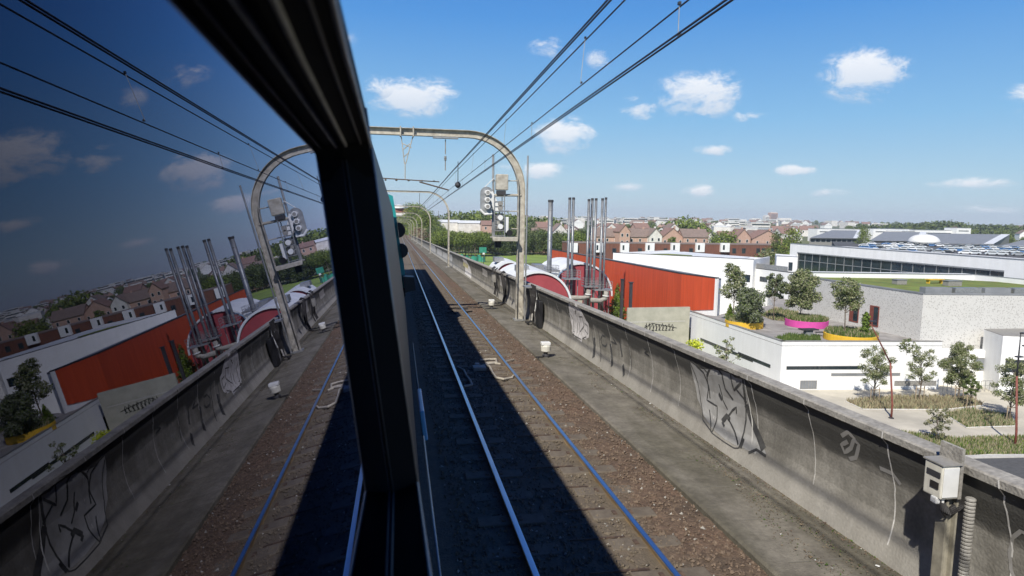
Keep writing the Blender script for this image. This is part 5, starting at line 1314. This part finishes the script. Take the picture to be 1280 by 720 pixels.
# ---- big market hall with grey roofs, dome, parking deck and cars
def far_hall():
    def roof(px, pxb, ye, yb, Y0, Y1_, lab, white_end=True):
        a = at(px[0], ye[0], Y0); b = at(px[1], ye[1], Y0); c = at(pxb[0], yb[0], Y1_); d = at(pxb[1], yb[1], Y1_)
        t = thing('exhibition_hall', ((a[0]+b[0])/2, Y0, ZS), lab, 'building', None); ze = float(a[2]+b[2])/2; zr = float(c[2]+d[2])/2
        x0, x1 = float(a[0]), float(b[0]); X0, X1 = float(c[0]), float(d[0])
        MB().prism([(x0,Y0),(x1,Y0),(X1,Y1_),(X0,Y1_)], ZS, [ze-.4,ze-.4,zr-.4,zr-.4]).build('wall', M['greybox'], t)
        r = MB().prism([(x0-.5,Y0-1.5),(x1+.5,Y0-1.5),(X1,Y1_),(X0,Y1_)], [ze-.2,ze-.2,zr-.3,zr-.3], [ze+.1,ze+.1,zr+.1,zr+.1]).build('roof', M['roofgrey'], t)
        w = (x1-x0)*.13
        MB().prism([(x1-w,Y0-1.55),(x1+.6,Y0-1.55),(X1+.1,Y1_-.1),(X1-w*1.2,Y1_-.1)], [ze+.12,ze+.12,zr+.12,zr+.12], [ze+.3,ze+.3,zr+.3,zr+.3]).build('white_roof_strip', M['roofwhite'], r)
        for k in range(int((x1-x0)/3.4)):
            xx = x0+1+k*3.4; MB().box(xx, xx+2.4, Y0-.06, Y0+.02, ze-2.4, ze-.9).build('window', M['glass'], t)
        return t
    roof((1012,1072),(1040,1079),(296,299),(286.5,289.5), 350, 440, 'grey roofed hall at the left of the far hall group, white sheet at one end')
    roof((1086,1150),(1106,1158),(299,303),(289,291), 335, 420, 'middle grey roofed hall with white roof strip, left of the white dome')
    roof((1150,1238),(1160,1262),(303,306),(291,294), 325, 415, 'long grey roofed hall behind the white dome')
    roof((1238,1330),(1290,1370),(308,312),(297,299), 262, 340, 'nearest grey roofed hall with blue glass at the right edge')
    for (a, b, py, Y, lab) in ((1022,1077,286,470,'long white parapet building behind the leftmost grey hall'), (1092,1140,286,460,'long white building on the skyline behind the middle hall'), (1143,1204,287.5,455,'long white building behind the dome'), (1196,1214,285,450,'small white stair block on the long white building')):
        p = at(a, py, Y); q = at(b, py, Y); t = thing('white_long_building', (p[0], Y, ZS), lab, 'building')
        MB().box(p[0], q[0], Y, Y+12, ZS, p[2]).build('wall', M['whitewall'], t); MB().box(p[0]-.1, q[0]+.1, Y-.15, Y+12.1, p[2]+.002, p[2]+.3).build('roof', M['galv'], t)
        mb = MB(); mb.box(p[0]+2, q[0]-2, Y-.05, Y+.05, p[2]-2.6, p[2]-1.9); mb.build('window_band', M['glass'], t)
    # dome tent
    a = at(1153, 304, 285); b = at(1185, 305, 285); cx = (a[0]+b[0])/2; R = (b[0]-a[0])/2; z = float(a[2]); t = thing('white_dome', (cx, 285, z-5), 'white rounded tent roof in front of the grey halls', 'tent')
    mb = MB(); n = 14; top = at(1172, 293.5, 285)[2]-z
    prof = [(R*cos(k/8*pi/2)**.8, top*sin(k/8*pi/2)) for k in range(8)]+[(R*.05, top)]
    mb.lathe((cx, 285+R, z), prof, 28); mb.build('canopy', M['white'], t, smooth=True)
    for k in range(8):
        an = 2*pi*k/8; MB().tube([(cx+R*.9*cos(an), 285+R+R*.9*sin(an), z), (cx+R*.9*cos(an), 285+R+R*.9*sin(an), -7)], .12, 6).build('pole', M['white'], t)
    # parking deck
    zD = -7.0; t = thing('parking_deck', (95, 160, ZS), 'roof parking deck full of cars in front of the grey halls', 'parking deck')
    p = [on(1052, 318, zD), on(1310, 335, zD), on(1360, 308, zD), on(1040, 302, zD)]
    MB().prism([(float(q[0]), float(q[1])) for q in p], ZS, zD).build('deck', M['asphalt'], t)
    mb = MB(); a, b = p[0], p[1]; f, d, P0 = wallplane(a, b); wall_panel(mb, P0, d, 0, np.linalg.norm((b-a)[:2]), zD, zD+.9, .05, .2); mb.build('parapet', M['galv'], t)
    cars(zD)
def cars(zD):
    paint = {'white': mat('car_white', (.72,.73,.75), .3, (.68,.69,.71)), 'blue': mat('car_blue', (.06,.16,.36), .3, (.05,.14,.32)), 'grey': mat('car_grey', (.30,.32,.34), .3, (.27,.29,.31)), 'dark': mat('car_dark', (.03,.035,.045), .3, (.025,.03,.04)), 'silver': mat('car_silver', (.50,.53,.56), .3, (.46,.49,.52))}
    P = {}
    for c, m in paint.items():
        t = lthing('parked_car', (0,0,-500), 0, c+' car parked on the roof parking deck', 'car', c+' cars on the parking deck')
        side = [(-2.1,.35),(-2.15,.75),(-1.95,.92),(-1.35,.98),(-.85,1.42),(.75,1.45),(1.45,.95),(2.0,.82),(2.15,.6),(2.1,.3)]
        n = len(side); mb = MB(); mb.add([(x,-.85,z) for x, z in side]+[(x,.85,z) for x, z in side], [tuple(range(n)), tuple(range(n,2*n))[::-1]]+[(i,(i+1)%n,n+(i+1)%n,n+i) for i in range(n)])
        body = part(mb, 'body', m, t, bevel=.05)
        for y in (-.858, .858): part(MB().add([(-1.25,y,.98),(-.82,y,1.34),(.70,y,1.36),(1.25,y,.98),(-1.25,y*.99,.98),(-.82,y*.99,1.34),(.70,y*.99,1.36),(1.25,y*.99,.98)], [(0,1,2,3),(7,6,5,4),(0,4,5,1),(1,5,6,2),(2,6,7,3),(3,7,4,0)]), 'side_window', M['glass'], t)
        part(MB().add([(.78,-.75,1.44),(.78,.75,1.44),(1.43,.78,1.0),(1.43,-.78,1.0),(.80,-.75,1.47),(.80,.75,1.47),(1.47,.78,1.0),(1.47,-.78,1.0)], [(4,5,6,7),(0,3,2,1),(0,4,7,3),(1,2,6,5)]), 'windscreen', M['glass'], t)
        for x in (-1.35, 1.35):
            for y in (-.8, .8): part(MB().tube([(x, y-.1, .32), (x, y+.1, .32)], .32, 12), 'wheel', M['black'], t)
        P[c] = [t, False]
    rnd = random.Random(31)
    for row, (pyo, n) in enumerate(((0, 24), (2.6, 25), (5.4, 23), (8.6, 20))):
        for k in range(n):
            px = 1066+(1290-1066)*(k+.5)/n; py = 302.5+(px-1060)*.03+pyo
            if rnd.random() < .18: continue
            q = on(px, py+2.5, zD); c = rnd.choice(['white','white','blue','blue','silver','grey','dark','silver'])
            pr = P[c]; rz = pi/2+rnd.uniform(-.05,.05)+.9; loc = (q[0], q[1], zD+.01)
            if not pr[1]: pr[1] = True; pr[0].location = loc; pr[0].rotation_euler = (0,0,rz)
            else: dup(pr[0], loc, rz)
far_hall()
# ---- footbridge over the line
def bridge():
    Y = 395; z = float(at(500, 266, Y)[2]); t = thing('footbridge', (0, Y, ground_z(0,Y)), 'station footbridge with brownish red band crossing the tracks at the vanishing point', 'bridge')
    x0 = at(440, 262, Y)[0]; x1 = at(511, 262, Y)[0]
    MB().box(x0, x1, Y, Y+6, z, z+2.6).build('deck', mat('bridge_red', (.30,.11,.075), .8), t)
    MB().box(x0, x1, Y-.1, Y+6.1, z-1.6, z-.004).build('beam', M['pale'], t)
    for x in (-10.5, 5.8): MB().box(x-.5, x+.5, Y+1, Y+5, ground_z(x,Y)-.5, z-1.604).build('pillar', M['pale'], t)
    mb = MB(); mb.lathe((0, Y+3, z+2.6), [(4.5,0),(3.8,1.0),(2.2,1.9),(.3,2.3)], 20); mb.build('roof_dome', M['white'], t, smooth=True)
bridge()
# ------------------------------------------------------------------ planting
def ht(px, pyt, Y, gz_): return float(at(px, pyt, Y)[2])-gz_
def near_trees():
    # plaza trees: (foot px, foot py, top py, crown width px, trunk fraction, leaves, colour, shape, label)
    L_ = [(1092,504,431,50,.28,1500,'olive','open','airy young pine left of the tall red lamp post, staked in the dry bed','tree'),
          (1148,502,432,42,.34,900,'olive','open','thin young tree with a slanting trunk between the lamp post and the dense pine','tree'),
          (1197,502,426,56,.22,3400,'olive','round','densest green young pine in the middle of the plaza bed','tree'),
          (1212,512,470,22,.4,420,'mid','open','small slim tree just right of the densest pine','tree'),
          (1262,528,446,56,.25,1700,'olive','open','young pine beside the right-hand red lamp post','tree'),
          (1170,553,505,34,.12,420,'straw','open','nearly bare pale shrub just above the white electrical box','shrub')]
    for i, (px, py, pt, wp, tf, nl, col, shp, lab, cat) in enumerate(L_):
        g = on(px, py, ZS); H = ht(px, pt, g[1], ZS); W_ = wp*g[1]/820*1.02
        t = make_tree('pine_tree' if cat == 'tree' else 'shrub', H, W_, H*tf, int(nl*3.4), .10, [LEAF[col], LEAF['mid' if col != 'straw' else 'olive']], lab, cat, None, 40+i, shp, 20, .013, g, csize=.17)
        if cat == 'tree':
            mb = MB()
            for s in (-1, 1): mb.tube([(s*.45,-.1,-.05),(s*.42,-.1,1.5)], .04, 6)
            mb.tube([(-.5,-.1,1.3),(.5,-.1,1.3)], .035, 6); part(mb, 'stake', M['wood'], t)
    # tree whose top shows over the parapet
    Y = 56; p = at(908, 446, Y); H = ht(908, 419, Y, ZS)
    make_tree('young_tree', H, 2.5, H*.45, 520, .15, [LEAF['olive'], LEAF['mid']], 'sparse small tree whose top shows over the graffiti parapet before the white wall', 'tree', None, 61, 'open', 14, .012, (p[0], Y, ZS), csize=.15)
    p = at(869, 432, 66); t = lthing('lime_shrub', (p[0], 66, ZS), 0, 'bright lime yellow shrub at the foot of the white podium wall', 'shrub')
    rnd = random.Random(4); mb = MB(); H = ht(869, 425, 66, ZS); leaves(mb, [((.3*cos(a), .5*sin(a), H-.5), .8) for a in (0,1,2,3,4,5)], 900, .13, rnd)
    part(mb, 'foliage', [mat('lime_leaf', (.62,.66,.03), .7), mat('lime_leaf_deep', (.42,.50,.03), .7)], t); part(MB().tube([(0,0,-.1),(0,0,H-.6)], .06, 6), 'stem', M['bark'], t)
    # conifer-like young tree near the flues
    Y = 94; p = at(772, 350, Y); H = ht(772, 350, Y, ZS)
    make_tree('young_larch', H, 3.4, H*.2, 2200, .22, [LEAF['bright'], LEAF['mid']], 'light green pointed young larch between the last flues and the dark posts', 'tree', None, 64, 'cone', 16, .012, (p[0], Y, ZS))
    # terrace trees
    T = [(936,404,358,52,.05,5200,'bluish','round','bushy grey-green shrub spilling over the left yellow planter','shrub'),
         (916,396,328,36,.28,2600,'olive','open','taller airy tree behind the bushy shrub, left end of the terrace','tree'),
         (912,399,377,13,.02,500,'bright','cone','small bright green conifer at the left end of the terrace','shrub'),
         (967,394,340,32,.36,2200,'bluish','open','thin-stemmed tree in the grass bed between the yellow and magenta planters','tree'),
         (1000,398,336,54,.16,6500,'olive','round','largest terrace tree, growing in the magenta planter','tree'),
         (1056,417,348,44,.42,2400,'olive','open','umbrella-shaped pine on a tall thin trunk in the right yellow planter','tree'),
         (1081,420,388,11,.03,700,'bright','column','slim bright green conifer in the right yellow planter','shrub'),
         (1133,442,422,22,.05,160,'olive','open','few dark twigs of a climbing plant over the podium parapet','shrub')]
    for i, (px, py, pt, wp, tf, nl, col, shp, lab, cat) in enumerate(T):
        z = ZT+.25; g = on(px, py, z); H = ht(px, pt, g[1], z); W_ = wp*g[1]/820*1.05
        make_tree('terrace_tree' if cat == 'tree' else 'terrace_shrub', H, W_, H*tf, int(nl*1.7), .15, [LEAF[col], LEAF['mid']], lab, cat, None, 80+i, shp, 18, .011, g, csize=.2)
near_trees()
def grass_patch(name, polyfn, n, h, m, label, z, rnd, cat=None, cols=None):
    mb = MB()
    for _ in range(n):
        x, y = polyfn(rnd); a = rnd.uniform(0, pi); hh = h*rnd.uniform(.5, 1.3); w = hh*.16; dx, dy = cos(a)*w, sin(a)*w; lx, ly = rnd.gauss(0,.25)*hh, rnd.gauss(0,.25)*hh
        mb.cur = rnd.randrange(len(m)); mb.add([(x-dx,y-dy,z),(x+dx,y+dy,z),(x+lx,y+ly,z+hh)], [(0,1,2)])
    o = mb.build(name, m); tag(o, label, cat or 'grass', kind='stuff'); return o
def planters():
    rnd = random.Random(12)
    for (px, py, wpx, m, lab, hh) in ((930, 404, 50, 'yellow', 'round yellow planter at the left end of the terrace', .34), (1008, 403, 56, 'pinkp', 'round magenta planter in the middle of the terrace', .38), (1063, 420, 70, 'yellow', 'round yellow planter before the two red doors', .28)):
        g = on(px, py, ZT); R = wpx/2*g[1]/820; t = thing('planter', (g[0], g[1], ZT-.4), lab, 'planter', 'round terrace planters')
        MB().lathe((g[0], g[1], ZT-.4), [(R-.03,0),(R,.03),(R,hh+.38),(R-.04,hh+.4),(R-.12,hh+.4),(R-.12,hh+.25)], 40).build('rim', M[m], t, smooth=False)
        MB().lathe((g[0], g[1], ZT-.4), [(R-.15,.1),(R-.15,hh+.33),(.1,hh+.45)], 40).build('soil', M['lawn'], t)
        def fn(r, g=g, R=R):
            a = r.uniform(0, 2*pi); q = (R-.1)*sqrt(r.random()); return g[0]+q*cos(a), g[1]+q*sin(a)
        grass_patch('planter_grass', fn, 3600, .46, [M['grassblade'], LEAF['mid'], M['drygrass']], 'grass and low herbs filling the '+lab, ZT+hh-.05, rnd)
    def quad(pts, z):
        P = [on(*p, z) for p in pts]
        xs = [p[0] for p in P]; ys = [p[1] for p in P]; n = len(P)
        def ins(x, y):
            c = False
            for i in range(n):
                x1, y1, x2, y2 = P[i][0], P[i][1], P[(i+1)%n][0], P[(i+1)%n][1]
                if (y1 > y) != (y2 > y) and x < (x2-x1)*(y-y1)/(y2-y1)+x1: c = not c
            return c
        def fn(r):
            while True:
                x, y = r.uniform(min(xs), max(xs)), r.uniform(min(ys), max(ys))
                if ins(x, y): return x, y
        return P, fn
    for (pts, z, mm, sm, n, h, lab) in (
        ([(967,424),(985,418),(1025,420),(1026,428),(990,430)], ZT-.39, [M['grassblade'], LEAF['mid']], 'lawn', 1400, .3, 'green ground cover beside the dark table on the terrace'),
        ([(950,394),(968,385),(1000,390),(985,402),(965,400)], ZT-.39, [M['grassblade'], M['drygrass']], 'soil', 1200, .3, 'dry and green grass bed behind the magenta planter'),
        ([(1057,502),(1123,497),(1210,498),(1229,507),(1179,512.5),(1079,512)], ZS+.02, [M['drygrass'], M['drygrass'], M['soil'], M['drygrass'], LEAF['olive']], 'soil', 5200, .40, 'dry straw coloured grass in the first plaza bed around the pines'),
        ([(1181,518),(1210,513),(1263,520),(1269,533),(1208,535)], ZS+.02, [M['drygrass'], M['drygrass'], LEAF['olive'], M['grassblade']], 'soil', 4200, .36, 'mixed green and dry grass in the second plaza bed'),
        ([(1120,540),(1194,549),(1290,546),(1290,569),(1234,569),(1190,572)], ZS+.02, [M['grassblade'], LEAF['bright'], M['drygrass'], M['drygrass'], LEAF['olive']], 'lawn', 8000, .30, 'rough green grass verge along the road kerb')):
        P, fn = quad(pts, z); sheet('planting_bed', [(p[0], p[1]) for p in P], M[sm], z)
        if z < -12:
            t = thing('bed_edging', (P[0][0], P[0][1], z), {'dry': 'pale low stone edging round the first plaza bed', 'mix': 'pale low stone edging round the second plaza bed', 'rou': 'pale low stone edging round the road verge'}[lab[:3]], 'edging')
            mb = MB(); pp = [(p[0], p[1], z+.02) for p in P]; mb.tube(pp+[pp[0]], .07, 4); mb.build('kerb', M['kerb'], t)
        grass_patch('bed_grass', fn, n, h, mm, lab, z+.003, rnd)
    # road and kerb at the lower right
    a = on(1200, 574, ZS); b = on(1300, 572, ZS); dd = (b-a)[:2]/np.linalg.norm((b-a)[:2]); nn = np.array([dd[1], -dd[0]])
    A0, B0 = a[:2]-dd*30, b[:2]+dd*60
    sheet('road', [tuple(A0), tuple(A0+nn*9), tuple(B0+nn*9), tuple(B0)], M['asphalt'], ZS+.03)
    mb = MB(); f, d, P0 = wallplane(A0, B0); wall_panel(mb, P0, d, 0, float(np.linalg.norm(B0-A0)), ZS, ZS+.16, .0, .35); tag(mb.build('kerb', M['kerb']), kind='structure')
    # table on the terrace
    g = on(1010, 420, ZT-.4); t = thing('terrace_table', g, 'dark grey table with a long bench top in front of the magenta planter', 'table')
    MB().cbox((g[0], g[1], g[2]+.72), (1.9, .9, .12)).build('table_top', M['darkmetal'], t, bevel=.02)
    MB().cbox((g[0], g[1], g[2]+.35), (.8, .5, .7)).build('pedestal', M['roofgrey'], t)
    MB().cbox((g[0]+1.1, g[1]-.3, g[2]+.45), (.9, .35, .08)).build('bench_top', M['darkmetal'], t)
planters()
def lamps():
    for (px, py, bend, top, lab) in ((1114, 523, (1113, 454), (1087, 402), 'tall rust-red lamp post with crooked upper mast, left one on the plaza'), (1268.5, 559, (1271, 470), (1276, 417), 'tall rust-red lamp post with small dark heads, right one by the verge')):
        g = on(px, py, ZS); Y = g[1]; b = at(*bend, Y); tp_ = at(*top, Y); t = thing('street_lamp', g, lab, 'street lamp', 'red lamp posts on the plaza')
        MB().tube([(g[0],g[1],ZS),(g[0],g[1],ZS+1.2),tuple(b)], [.085,.08,.07], 12).build('lower_pole', M['redpole'], t, smooth=True)
        MB().tube([tuple(b), tuple((b*.4+tp_*.6)), tuple(tp_)], [.065,.05,.035], 10).build('upper_mast', M['redpole'] if px < 1200 else M['darkmetal'], t, smooth=True)
        MB().lathe((g[0],g[1],ZS), [(.22,0),(.22,.06),(.14,.1)], 14).build('base_plate', M['darkmetal'], t)
        for k, (fx, fz) in enumerate(((0, .05), (.3, -.9), (-.25, -1.7))):
            hp = tp_+np.array([fx, 0, fz]) ; h = MB(); h.cbox((hp[0]+.2, hp[1]-.1, hp[2]), (.55, .28, .10)).build('lamp_head', M['darkmetal'], t, bevel=.03)
            if px < 1200 and k == 0: break
lamps()
def belts():
    rnd = random.Random(77)
    # prototypes
    G_ = 'trees behind the grass field'
    A = make_tree('field_tree', 11, 9, 1.5, 2400, .42, [LEAF['mid'], LEAF['dark']], 'mid green leafy tree in the belt behind the grass field', 'tree', G_+', mid green', 1, 'round', 20, .018, (0,0,-500), csize=.26)
    B = make_tree('field_tree', 10, 8, 1.2, 2200, .40, [LEAF['dark'], LEAF['mid']], 'dark green leafy tree in the belt behind the grass field', 'tree', G_+', dark green', 2, 'round', 20, .018, (0,0,-500), csize=.26)
    C = make_tree('field_tree', 10.5, 6.5, 5.0, 1700, .40, [LEAF['fresh'], LEAF['mid']], 'yellow-green tree on a tall bare trunk in the row behind the green netting', 'tree', 'bare-trunked trees behind the green netting', 3, 'round', 14, .018, (0,0,-500), csize=.28)
    D = make_tree('far_tree', 12, 13, 1.0, 1500, .75, [LEAF['mid'], LEAF['fresh']], 'distant green tree rising among the houses of the town', 'tree', 'trees among the distant town', 4, 'round', 18, .015, (0,0,-500), csize=.26)
    E_ = make_tree('far_conifer', 15, 6, .8, 1300, .5, [LEAF['dark'], LEAF['dark']], 'dark conifer standing out of the distant tree line', 'tree', 'dark conifers in the distant tree line', 5, 'cone', 16, .015, (0,0,-500))
    F_ = make_tree('tall_tree', 22, 16, 3, 4200, .6, [LEAF['fresh'], LEAF['mid']], 'big light green tree beside the line close to the footbridge', 'tree', 'big trees beside the far line', 6, 'round', 26, .014, (0,0,-500), csize=.24)
    first = set()
    def put(p, x, y, s, sz=None, z=None):
        loc = (float(x), float(y), ground_z(x, y) if z is None else z); rz = rnd.uniform(0, 6.28); sc = (s, s, sz or s)
        if id(p) not in first: first.add(id(p)); p.location = loc; p.rotation_euler = (0,0,rz); p.scale = sc
        else: dup(p, loc, rz, sc)
    # belt behind the grass, right part (dark/mid) and left part (bare trunks)
    for k in range(34):
        px = 612+(742-612)*k/33; Y = 276+rnd.uniform(-5, 14); q = at(px, 300, Y); s = rnd.uniform(.78, 1.1); put(rnd.choice((A, A, B)), q[0], Y, s, s*rnd.uniform(.85, 1.05))
    for k in range(16):
        px = 546+(606-546)*k/15; Y = 268+rnd.uniform(-3, 4); q = at(px, 300, Y); put(C, q[0], Y, rnd.uniform(.85, 1.0))
    for k in range(15):
        px = 542+(620-542)*k/14; Y = 292+rnd.uniform(-4, 4); q = at(px, 300, Y); put(B, q[0], Y, rnd.uniform(.85, 1.0), rnd.uniform(.75, .9))
    for k in range(9):
        px = 528+(552-528)*k/8; Y = 285+rnd.uniform(0, 22); q = at(px, 300, Y); put(rnd.choice((A, C)), q[0], Y, rnd.uniform(.9, 1.1))
    for (px, Y, s) in ((527, 330, .9), (522, 350, 1.0), (533, 315, .86), (516, 365, 1.05), (541, 345, .75)):
        q = at(px, 280, Y); put(F_, q[0], Y, s)
    for (px, Y, s) in ((470, 420, 1.1), (484, 430, 1.0), (497, 440, .9)):
        q = at(px, 280, Y); put(F_, q[0], Y, s)
    # named singles
    for (px, pyt, Y, wpx, col, lab) in ((906, 289, 236, 44, 'fresh', 'broad green bush-like tree behind the brown row, between pink houses'), (841, 294, 232, 16, 'bright', 'small round bush above the brown row, below the steep pink gable'),
                                        (972, 287, 190, 26, 'mid', 'green tree at the right end of the brown row'), (992, 283, 175, 40, 'fresh', 'big green tree between the brown row and the glazed building'), (958, 315, 165, 44, 'olive', 'olive green bushes in front of the brown row, right end'),
                                        (895, 290, 290, 20, 'dark', 'dark purple-brown tree behind the broad green bush'), (861, 278, 420, 70, 'fresh', 'wide pale green tree standing above the pink roofs'), (1080, 283, 300, 22, 'fresh', 'green tree between the white long buildings of the far halls'),
                                        (665, 277, 310, 24, 'bluish', 'blue-grey conifer right of the signal portal post'), (720, 289, 236, 40, 'fresh', 'light green tree right behind the close pair of flues')):
        g = at(px, pyt, Y); gz_ = ground_z(g[0], Y); H = float(g[2])-gz_; W_ = wpx*Y/820
        make_tree('tree', H, W_, H*.12, 2600, max(.3, W_*.045), [LEAF[col], LEAF['mid' if col != 'dark' else 'dark']], lab, 'tree', None, int(px), 'round', 20, .015, (g[0], Y, gz_), csize=.26)
    # trees scattered through the town and on the skyline
    for k in range(275):
        px = rnd.uniform(640, 1330); Y = 330+1700*(rnd.random()**1.4)
        if px > 1000 and Y < 420: Y += 300
        q = at(px, 280, Y); s = rnd.uniform(.5, .85)*(1+Y/3200); put(D, q[0], Y, s, s*rnd.uniform(.7, 1.0))
    for (px, py, Y) in ((548, 261, 430), (563, 259.5, 450), (1073, 279, 900), (815, 273, 1500)):
        q = at(px, py, Y); g = ground_z(q[0], Y); put(E_, q[0], Y, (q[2]-g)/15*(.55 if px == 563 else .9), (q[2]-g)/15)
    # wooded skyline as one mass per ridge
    def ridge(pts, Y, n, size, name, label, cols):
        mb = MB(); r = random.Random(5); cl = []
        for (a, b) in zip(pts, pts[1:]):
            m = max(2, int(abs(b[0]-a[0])/3.2))
            for i in range(m):
                px = a[0]+(b[0]-a[0])*(i+r.random())/m; py = a[1]+(b[1]-a[1])*i/m; YY = Y*r.uniform(.93, 1.1); q = at(px, py+r.uniform(-.3,1.2), YY)
                g = ground_z(q[0], YY); R_ = max(3.0, (q[2]-g)*.42)*r.uniform(.7, 1.1)
                cl.append(((float(q[0]), YY, float(q[2])-R_*.75), R_, .8)); cl.append(((float(q[0])+R_*.5, YY-2, g+R_*.5), R_, .9))
        leaves(mb, cl, n, size, r); o = mb.build(name, [LEAF[c] for c in cols]); tag(o, label, 'woodland', kind='stuff')
    ridge([(560,264),(585,265),(600,262),(625,266),(645,268),(665,270),(700,272)], 430, 9000, 1.5, 'wooded_ridge', 'green wooded skyline behind the white sheds on the left', ('mid','fresh'))
    ridge([(1070,279),(1100,281),(1130,279),(1150,278),(1170,276),(1185,275),(1210,279),(1240,280.5),(1280,282),(1340,283)], 700, 12000, 2.0, 'far_woodland', 'dark green wooded skyline behind the grey halls on the right', ('mid','dark'))
    ridge([(700,273.5),(800,274.5),(900,276),(1000,277.5),(1070,279)], 2600, 7000, 7.0, 'horizon_woodland', 'faint green wooded horizon beyond the town', ('mid','olive'))
    # green netting and small sign in the field
    a = at(553, 309, 240); b = at(606, 316.5, 236); t = thing('green_netting', (a[0], 240, ground_z(a[0],240)), 'turquoise green netting strung low along the foot of the bare trunks', 'netting')
    mb = MB(); n = 24; vs = []
    for k in range(n+1):
        p = a+(b-a)*k/n; g = ground_z(p[0], p[1]); h = 2.0+.5*sin(k*1.9)+.3*sin(k*.7)
        for w in (0, .25): vs += [(p[0]+w, p[1]+.5*sin(k*1.3)+w, g), (p[0]+w, p[1]+.5*sin(k*1.3)+w+.2, g+h)]
    fs = []
    for k in range(n): o = 4*k; fs += [(o, o+4, o+5, o+1), (o+2, o+3, o+7, o+6), (o+1, o+5, o+7, o+3)]
    mb.add(vs, fs).build('net', M['tarp'], t)
    for k in range(0, n+1, 4): p = a+(b-a)*k/n; g = ground_z(p[0], p[1]); MB().tube([(p[0], p[1], g), (p[0], p[1], g+2.6)], .07, 6).build('post', M['darkmetal'], t)
    Y = 170; p = at(604.5, 318, Y); g = ground_z(p[0], Y); t = thing('field_lamp', (p[0], Y, g), 'thin pole with a small pale head standing in the grass field', 'pole')
    MB().tube([(p[0], Y, g), (p[0], Y, p[2])], .09, 8).build('pole', M['darkmetal'], t); MB().cbox((p[0], Y, p[2]+.2), (.5,.5,.45)).build('head', M['white'], t)
    Y = 232; p = at(602, 309, Y); q = at(608, 316, Y); t = thing('green_board', (p[0], Y, ground_z(p[0],Y)), 'small turquoise board at the right end of the netting', 'board')
    MB().box(p[0]-.8, q[0], Y, Y+.15, q[2], p[2]).build('panel', M['tarp'], t); MB().box(p[0], p[0]+.12, Y+.16, Y+.28, ground_z(p[0],Y), p[2]).build('post', M['darkmetal'], t)
    # distant pink-brown thicket by the line
    for i, (px, Y) in enumerate(((524, 262), (519, 285), (529, 250))):
        g = at(px, 283, Y); gz_ = ground_z(g[0], Y); H = float(g[2])-gz_
        make_tree('thicket', H, 6, .5, 900, .4, [mat('pink_twig%d' % i, (.24,.15,.11), .9), LEAF['olive']], ['reddish bare thicket nearest beside the far parapet, middle one', 'reddish bare thicket beside the far parapet, farthest one', 'reddish bare thicket beside the far parapet, nearest one'][i], 'shrub', None, 200+i, 'round', 12, .01, (g[0], Y, gz_))
belts()
# hide nothing, leave no prototype below ground
for o in list(S.objects):
    if o.type == 'EMPTY' and o.location.z < -400:
        for c in list(o.children):
            for g in list(c.children): bpy.data.objects.remove(g)
            bpy.data.objects.remove(c)
        bpy.data.objects.remove(o)
for o in S.objects:
    if '_l' in o: del o['_l']
def haze():
    mb = MB(); mb.box(-4200, 4200, -200, 5200, -30, 75); o = mb.build('haze', bpy.data.materials.new('haze_air'))
    m = o.data.materials[0]; m.use_nodes = True; N = m.node_tree.nodes; N.clear(); out = N.new('ShaderNodeOutputMaterial'); v = N.new('ShaderNodeVolumePrincipled')
    v.inputs['Color'].default_value = (.80,.88,1,1); v.inputs['Density'].default_value = HAZE; m.node_tree.links.new(v.outputs[0], out.inputs['Volume'])
    tag(o, 'thin pale air haze over the whole town', 'haze', kind='stuff')
HAZE = 1.5e-4
haze()
S.cycles.max_bounces = 6; S.cycles.transparent_max_bounces = 8
